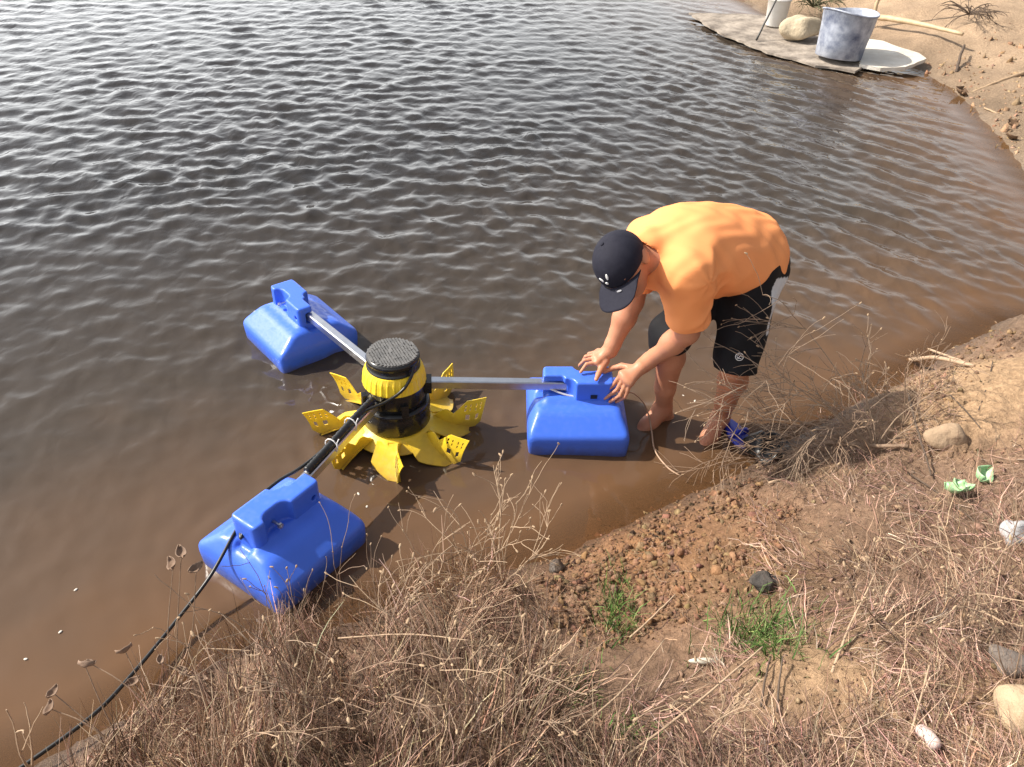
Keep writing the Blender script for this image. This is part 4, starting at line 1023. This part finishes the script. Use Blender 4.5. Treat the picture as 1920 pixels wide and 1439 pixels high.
clods('soil_crumbs', [(1440, 950), (1900, 830), (2000, 1500), (1200, 1500), (1300, 1260)], 3600, .0018, .011, [(.30, .20, .135), (.36, .25, .165), (.20, .13, .09)], 52, 'small dry soil crumbs over the right bank')
clods('soil_clods', [(1640, 730), (1760, 680), (1920, 590), (1960, 640), (1830, 690), (1760, 760)], 1500, .002, .014, [(.30, .19, .11), (.20, .125, .08)], 53, 'dark crumbled soil at the foot of the sandy mound')
clods('wet_pebbles', [(960, 1075), (1080, 1035), (1260, 950), (1400, 880), (1480, 850), (1440, 900), (1270, 985), (1090, 1065)], 500, .0025, .012, [(.09, .055, .035), (.14, .085, .05), (.06, .04, .028)], 54, 'dark wet clods lying in the shallows at the water edge')
clods('far_clods', [(1640, 130), (1800, 100), (1920, 60), (1920, 330), (1850, 260), (1790, 180)], 420, .008, .030, [(.44, .29, .175), (.38, .25, .15), (.30, .19, .12)], 55, 'scattered sandy clods on the far shore')

# ---- single plants, branching from one root
def plant(name, base, label, cat, dirs, seed, L0=.3, r0=.0032, gens=3, kids=4, pods=0, m=None, podm=None, droop=.25, spread=.6, podsize=.006, group=None):
    """one dry plant: main stems along dirs, each splitting again, small dry seed heads at the tips"""
    g = np.random.default_rng(seed); S = []; tips = []
    def grow(p, d, L, r, gen):
        n = 7; P = [p]; dd = nrm(d)
        for i in range(n - 1):
            dd = nrm(dd + g.normal(0, .11, 3) + np.array([0, 0, -droop * (.05 + .05 * i)])); P.append(P[-1] + dd * L / (n - 1))
        P = np.array(P); S.append(tube(P, np.linspace(r, max(r * .45, .0007), n), 5)); tips.append((P[-1], dd))
        if gen < gens:
            for k in range(kids if gen else kids + 1):
                i = g.integers(2, n); a = g.normal(size=3); a = nrm(a - dd * (a @ dd))
                grow(P[i], nrm(dd + a * spread * (.6 + .6 * g.random())), L * (.35 + .3 * g.random()), r * .6, gen + 1)
    for d, L in dirs: grow(np.zeros(3), np.asarray(d, float), L, r0, 1 if gens > 1 else gens)
    o = empty(name, base); tag(o, label, cat, group)
    st = mesh('stems', *join(S), m or M_STRAW, o); st['kind'] = 'stuff'
    if pods:
        g.shuffle(tips); L = []
        for p, d in tips[:pods]:
            sz = podsize * (.6 + .8 * g.random()); v, f = blob(p, basis(d + g.normal(0, .4, 3)), (sz * .45, sz * .35, sz), 4); L.append((v, f))
        q = mesh('seed_heads', *join(L), podm or M_STRAW, o); q['kind'] = 'stuff'
    return o
def toward(p, *targets):
    """stem directions and lengths from a root to measured tip points"""
    out = []
    for t in targets: d = np.asarray(t) - p; out.append((d, np.linalg.norm(d) * 1.05))
    return out
M_STEMMIX = mat('dull_dry_stem', (.33, .235, .16), .8, noise=(25, (.16, .11, .08), .7))
M_PALESTEM = mat('pale_dry_stem', (.46, .33, .215), .8, noise=(40, (.28, .18, .12), .6))
M_BROWNSTEM = mat('brown_dry_stem', (.22, .145, .095), .8, noise=(40, (.36, .25, .17), .6))
# the tall dry plant right of the near float
b = gpos(945, 1100); t3 = lambda u, v, dy=.0: at(u, v, Y=b[1] + dy)
plant('dry_plant', b, 'tall branching dry plant at the water edge right of the near float', 'plant', toward(b, t3(825, 928), t3(910, 925, .05), t3(960, 975, .05), t3(875, 990, -.03), t3(1000, 1000), t3(850, 1040, -.05), t3(905, 1000, .08)), 3, r0=.0028, gens=3, kids=4, pods=90, m=M_PALESTEM, podm=M_STRAW, droop=.10, podsize=.006)
b = gpos(870, 1150); t3 = lambda u, v, dy=.0: at(u, v, Y=b[1] + dy)
plant('dry_plant', b, 'smaller dry plant in front of the tall branching one', 'plant', toward(b, t3(800, 1020), t3(850, 1030, .03), t3(910, 1060), t3(770, 1090)), 4, r0=.0022, gens=3, kids=3, pods=40, m=M_PALESTEM, droop=.1, podsize=.005)
# the dry bush behind the man's leg
b = gpos(1640, 850); t3 = lambda u, v, dy=.0: at(u, v, Y=b[1] + dy)
plant('dry_bush', b, 'large sprawling dry bush on the bank right of the man', 'bush', toward(b, t3(1590, 610, .12), t3(1420, 745, .03), t3(1470, 690, .1), t3(1520, 780, -.02), t3(1560, 720, .1), t3(1650, 690, .15), t3(1700, 720, .1), t3(1400, 800, -.05), t3(1480, 860, -.08), t3(1740, 760, .05), t3(1610, 700, .2), t3(1530, 660, .16)), 7, r0=.0030, gens=3, kids=6, pods=170, m=M_STEMMIX, droop=.30, spread=.9, podsize=.006)
b = gpos(1560, 860); t3 = lambda u, v, dy=.0: at(u, v, Y=b[1] + dy)
plant('dry_bush', b, 'low tangle of dark dry stems between the man\'s foot and the large bush', 'bush', toward(b, t3(1380, 790), t3(1390, 845), t3(1440, 760, .08), t3(1500, 740, .1), t3(1540, 790, -.05), t3(1470, 820, .05), t3(1600, 780, .05), t3(1430, 880, -.05)), 8, r0=.0026, gens=3, kids=6, pods=70, m=M_BROWNSTEM, droop=.3, spread=.9, podsize=.006)
b = gpos(1690, 800); t3 = lambda u, v, dy=.0: at(u, v, Y=b[1] + dy)
plant('dry_bush', b, 'pale reddish dry bush at the foot of the sandy mound', 'bush', toward(b, t3(1640, 690, .1), t3(1700, 680, .1), t3(1740, 720, .05), t3(1620, 740, .05), t3(1760, 690, .12), t3(1720, 850, -.1)), 9, r0=.003, gens=3, kids=5, pods=50, m=M_BROWNSTEM, droop=.25, spread=.9, podsize=.005)
# thin stems in front of the near float and leafy dead stems at the lower left
for i, (u, v, tp, lb) in enumerate((((525, 1190), 0, ((465, 1045), (540, 1080), (505, 1090)), 'thin dry stem crossing the front corner of the near float'),
                                    ((640, 1175), 0, ((600, 1060), (625, 1030), (660, 1100)), 'thin dry stem rising before the right side of the near float'),
                                    ((720, 1160), 0, ((718, 1040), (705, 1090)), 'single upright dry stem right of the near float'),
                                    ((570, 1200), 0, ((545, 1090), (580, 1120), (610, 1110), (500, 1130)), 'small tangle of dry stems at the foot of the near float'))):
    (u0, v0) = u; b = gpos(u0, v0); plant('dry_weed', b, lb, 'weed', toward(b, *[at(x, y, Y=b[1] + .03) for x, y in tp]), 20 + i, r0=.0017, gens=2, kids=2, pods=7, m=M_BROWNSTEM, droop=.08, podsize=.006)
WEEDS = (((420, 1420), ((350, 1270), (430, 1280), (480, 1310)), 'twiggy dead weed in the lower left grass'), ((560, 1330), ((520, 1200), (575, 1215), (620, 1250)), 'twiggy dead weed below the near float, behind the tall grass'),
         ((700, 1400), ((640, 1230), (700, 1245), (760, 1260), (730, 1300)), 'wide dead weed in the middle of the tall grass'), ((830, 1330), ((800, 1180), (860, 1190), (890, 1230)), 'dead weed standing below the tall branching plant'),
         ((980, 1420), ((930, 1260), (985, 1250), (1040, 1290)), 'dead weed at the bottom centre of the tall grass'), ((1880, 1080), ((1830, 930), (1885, 900), (1930, 940), (1860, 980)), 'tall dry weed at the right edge beyond the green scrap'),
         ((1810, 1180), ((1740, 1050), (1800, 1020), (1860, 1060)), 'spreading dry weed on the matted right bank'), ((1640, 1160), ((1600, 1060), (1660, 1070)), 'small dry weed on the right bank above the bare hump'),
         ((1900, 1290), ((1840, 1170), (1905, 1150)), 'dry weed at the right edge above the pale clod'), ((1330, 1400), ((1290, 1270), (1350, 1290), (1390, 1310)), 'dead weed at the bottom below the white chip'))
for i, ((u0, v0), tp, lb) in enumerate(WEEDS):
    b = gpos(u0, v0); plant('dry_weed', b, lb, 'weed', toward(b, *[at(x, y, Y=b[1] + .03 * (k - 1)) for k, (x, y) in enumerate(tp)]), 120 + i, r0=.0021, gens=3, kids=3, pods=26, m=(M_PALESTEM, M_STEMMIX, M_BROWNSTEM)[i % 3], droop=.12, spread=.75, podsize=.006)
def leafy(u0, v0, tp, label, seed):
    b = gpos(u0, v0); g = np.random.default_rng(seed); o = empty('dead_weed', b); tag(o, label, 'weed')
    for x, y in tp:
        p = at(x, y, Y=b[1] + .05 + .03 * g.random()) - b; mid = p * .5 + (0, 0, .02) + g.normal(0, .008, 3)
        mesh('stem', *tube(spline([(0, 0, 0), mid, p], 9), np.linspace(.0022, .0011, 9), 5), M_BROWNSTEM, o)
        l = leaf('leaf', (0, 0, 0), .026 + .016 * g.random(), M_DEADLEAF2, None, None, g.random() * 6, .6, g.normal() * .9, .30); l.parent = o; l.location = p
M_DEADLEAF2 = mat('pale_dead_leaf', (.26, .17, .115), .75, noise=(60, (.13, .08, .055), .7))
leafy(330, 1330, ((340, 1040), (325, 1060), (368, 1068)), 'dead stem with curled leaves left of the near float', 41)
leafy(300, 1340, ((170, 1245), (235, 1222), (250, 1280)), 'dead leafy stem leaning over the water under the cable', 42)
leafy(240, 1420, ((100, 1300), (95, 1330), (160, 1250)), 'dead stem with hanging leaves at the lower left', 43)
leafy(420, 1330, ((300, 1240), (345, 1260), (330, 1290), (380, 1275)), 'crumpled dead leafy stem beside the cable near the bottom', 44)
b = gpos(60, 1450); plant('dry_weed', b, 'thick pale stalk in the bottom left corner', 'weed', toward(b, at(5, 1330, Y=b[1] + .02), at(75, 1400, Y=b[1])), 45, r0=.004, gens=2, kids=2, m=M_PALESTEM, droop=.02)
# the far tufts
b = gpos(1525, 14); plant('dry_tuft', b, 'dark green-brown tuft on the far shore behind the stone', 'plant', [((math.cos(a) * .8, math.sin(a) * .8, .35 + .5 * (k % 3)), .35) for k, a in enumerate(np.linspace(0, 6.28, 26))], 61, r0=.007, gens=2, kids=4, m=mat('olive_stems', (.09, .085, .04), .8), droop=.5)
b = gpos(1818, 28); plant('dry_tuft', b, 'small brown tuft on a dirt heap at the far upper right', 'plant', [((math.cos(a), math.sin(a), .25 + .3 * (k % 3)), .28) for k, a in enumerate(np.linspace(0, 6.28, 22))], 62, r0=.006, gens=2, kids=4, m=M_TWIG, droop=.6)
# green grass tufts on the near bank
GREEN = [(.10, .18, .045), (.15, .24, .065), (.075, .13, .035), (.22, .27, .10)]
def tuft(u, v, n, L, ru, rv, label, seed):
    g = np.random.default_rng(seed); q = g.normal(size=(n, 2)) * (ru, rv) * .5 + (u, v); B_ = to_bank(q); c = gpos(u, v); B_[:, 2] -= .005
    V, F, cc_ = blades(B_ - c, L * (.4 + .7 * g.random(n)), .002 + .004 * g.random(n) ** 2, np.abs(g.normal(.35, .25, n)), g.random(n) * 6.28, g.normal(.5, .4, n), palette(n, GREEN, g, .2), 5, .07, g)
    o = empty('grass_tuft', c); tag(o, label, 'grass tuft', 'green grass tufts on the bank'); mesh('blades', V, F, M_GRASS, o, col=cc_)['kind'] = 'stuff'
tuft(1158, 1150, 240, .085, 42, 75, 'narrow bright green grass tuft on the orange clods', 71)
tuft(1425, 1190, 380, .10, 95, 60, 'widest green grass tuft, below the dark hollow lump', 72)
tuft(1180, 1375, 110, .06, 50, 40, 'small faded green tuft low among the tall dry grass', 73)
tuft(1085, 1290, 90, .06, 40, 40, 'thin pale green tuft in the dry grass left of the white bone-like stick', 74)

# ---- sticks, stones and litter on the near bank
def stick(a, b, r0, r1, m, label, seed=0, lift=(.01, .01), bend=.03, name='stick', cat='stick'):
    p, q = gpos(*a), gpos(*b); return pole(name, p + (0, 0, lift[0]), q + (0, 0, lift[1]), r0, r1, m, label, cat, bend, seed=seed)
stick((1700, 682), (1822, 694), .011, .008, M_PALESTEM, 'thick pale stick by the mound, lower of two', 1, (.02, .02))
stick((1735, 664), (1815, 690), .006, .004, M_PALESTEM, 'thin pale stick by the mound, upper of two', 2, (.03, .015))
stick((1440, 912), (1560, 865), .006, .004, M_PALESTEM, 'pale straw-like stick slanting below the dark bush', 3, (.015, .03))
stick((1545, 838), (1700, 845), .010, .007, M_BROWNSTEM, 'brown stick lying level under the dry bushes', 4, (.02, .02))
stick((1690, 770), (1742, 900), .005, .003, M_TWIG, 'dark twig slanting down through the right bush', 5, (.08, .02))
stick((1780, 745), (1835, 805), .003, .002, M_TWIG, 'fine dark twig lying on the sandy mound', 6)
stick((1835, 770), (1856, 690), .003, .002, M_TWIG, 'fine dark twig standing on the sandy mound', 7, (.0, .03))
stick((1700, 890), (1860, 1010), .003, .002, M_TWIG, 'dark stem lying across the bank near the green scrap', 8)
stick((1425, 1330), (1440, 1245), .003, .002, M_TWIG, 'left of two dark twigs on the bare hump', 9, (.01, .03))
stick((1455, 1340), (1462, 1245), .003, .002, M_TWIG, 'right of two dark twigs on the bare hump', 10, (.01, .03))
stick((1560, 1262), (1615, 1130), .004, .002, M_PALESTEM, 'long pinkish straw standing on the right bank', 11, (.0, .12))
stick((1690, 1430), (1720, 1285), .003, .002, M_PALESTEM, 'straw standing beside the pale tube', 12, (.0, .08))
stick((1075, 1400), (1235, 1240), .003, .0015, M_PALESTEM, 'long straw slanting through the tall grass', 13, (.06, .09))
stick((1160, 1440), (1420, 1240), .0035, .002, M_PALESTEM, 'long pale straw slanting up to the bare hump', 14, (.03, .06))
stick((1180, 1200), (1260, 1140), .003, .002, M_PALESTEM, 'pale straw leaning beside the narrow green tuft', 15, (.01, .06))
stick((640, 1238), (880, 1244), .0022, .0016, M_PALESTEM, 'thin straw lying level across the tall grass', 16, (.10, .10))
b = gpos(1320, 1245); o = mesh('pale_chip', *blob((0, 0, .012), np.eye(3), (.045, .009, .008), 8), mat('bone_white', (.72, .68, .56), .6, noise=(30, (.5, .42, .3), .6)), smooth=True); o.location = b; o.rotation_euler = (0, .05, .08); tag(o, 'narrow white bone-like chip lying below the wide green tuft', 'chip')
M_PINKP = mat('pale_pink_plastic', (.66, .52, .48), .5, noise=(35, (.50, .33, .30), .6))
b, e = gpos(1718, 1375), gpos(1752, 1412); d = e - b; v, f = tube(spline([b + (0, 0, .018), (b + e) / 2 + (0, 0, .024), e + (0, 0, .018)], 12), [.010, .014, .015, .015, .0145, .015, .015, .0145, .015, .015, .013, .008], 12)
tag(mesh('plastic_tube', v, f, M_PINKP, smooth=True), 'short pale pink plastic tube near the bottom right', 'tube')
M_GSCRAP = mat('pale_green_film', (.34, .60, .30), .4, noise=(25, (.52, .74, .46), .6)); M_GSCRAP.node_tree.nodes['Principled BSDF'].inputs['Transmission Weight'].default_value = .15
gs = empty('green_scrap', gpos(1805, 920)); tag(gs, 'crumpled pale green scrap lying on the right bank', 'scrap')
for k, (u, v, s, rz) in enumerate(((1832, 902, .075, .9), (1798, 925, .06, 2.6), (1785, 930, .07, .2))):
    l = leaf('flap', (0, 0, 0), s, M_GSCRAP, None, None, rz, .9, .5 - .4 * k, .42); l.parent = gs; l.location = gpos(u, v) - np.array(gs.location) + (0, 0, .015)
stone('clod', gpos(1898, 1345), (.055, .05, .04), mat('pale_clay', (.46, .34, .22), .95, noise=(20, (.36, .25, .15), .6), bump=(40, .8, .01)), 'large pale cracked clod at the right edge near the bottom', 'clod', 11, .35, 0, .4)
stone('clod', gpos(1772, 832), (.065, .05, .04), mat('tan_clay', (.38, .27, .175), .95, noise=(20, (.25, .17, .11), .6), bump=(40, .8, .01)), 'rounded tan clod on the slope under the sandy mound', 'clod', 12, .35, 0, .4)
stone('stone', gpos(1905, 1012), (.05, .045, .035), mat('whitish_stone', (.36, .36, .37), .8, noise=(25, (.35, .33, .31), .6), bump=(40, .6, .01)), 'whitish stone at the right edge beyond the green scrap', 'stone', 13, .4, 0, .4)
stone('stone', gpos(1432, 1096), (.050, .028, .020), mat('hollow_shade_dark', (.045, .040, .036), .9, noise=(25, (.09, .07, .055), .7), bump=(30, .9, .02)), 'dark lump standing in for a shaded hollow in the grass above the wide green tuft', 'stone', 14, .5, .3, .35)  # lump coloured dark to give the shade of a hollow in the grass
stone('stone', gpos(1045, 1068), (.030, .024, .016), mat('wet_stone', (.06, .042, .03), .5, noise=(25, (.12, .08, .05), .7), bump=(30, .9, .02)), 'dark wet stone at the water edge left of the orange clods', 'stone', 15, .5, .4, .4)
stone('stone', gpos(1880, 1250), (.05, .045, .035), mat('grey_stone', (.16, .13, .11), .85, bump=(30, .7, .01)), 'grey stone half buried at the right edge', 'stone', 16, .5, 0, .4)
# crumpled near-black sheet painting the shade of a hollow at the water edge
V = []; F = []; nn_ = 14; pc_ = at(1445, 850, .02)
for i in range(nn_ + 1):
    for j in range(nn_ + 1):
        x, y = i / nn_ - .5, j / nn_ - .5; V.append((x * .20 + .03 * y, y * .17, .065 * math.exp(-((x + .25) / .22) ** 2) + .03 * math.sin(7 * x + 3) * math.sin(8 * y) + .010))
for i in range(nn_):
    for j in range(nn_):
        a = i * (nn_ + 1) + j; F.append((a, a + nn_ + 1, a + nn_ + 2, a + 1))
o = mesh('shaded_hollow_sheet', V, F, mat('hollow_shade_black', (.008, .008, .008), .35), smooth=True); o.location = pc_; o.rotation_euler = (0, 0, .5); s = o.modifiers.new('thick', 'SOLIDIFY'); s.thickness = .002
tag(o, 'crumpled near-black surface standing in for a shaded hollow at the waterline under the dark dry stems', 'sheet')
# flecks drifting on the water
fl_ = []
gg = np.random.default_rng(5)
for u, v in ((142, 1106), (48, 1236), (113, 1185), (672, 926), (688, 950), (1281, 742), (1303, 752)):
    p = at(u, v, .004); fl_.append(blob(p, basis((0, 0, 1), gg.normal(size=3)), (.006 + .003 * gg.random(), .004, .002), 4))
tag(mesh('floating_flecks', *join(fl_), mat('pale_fleck', (.65, .6, .52), .6)), 'tiny pale flecks drifting on the brown water', 'flecks', kind='stuff')
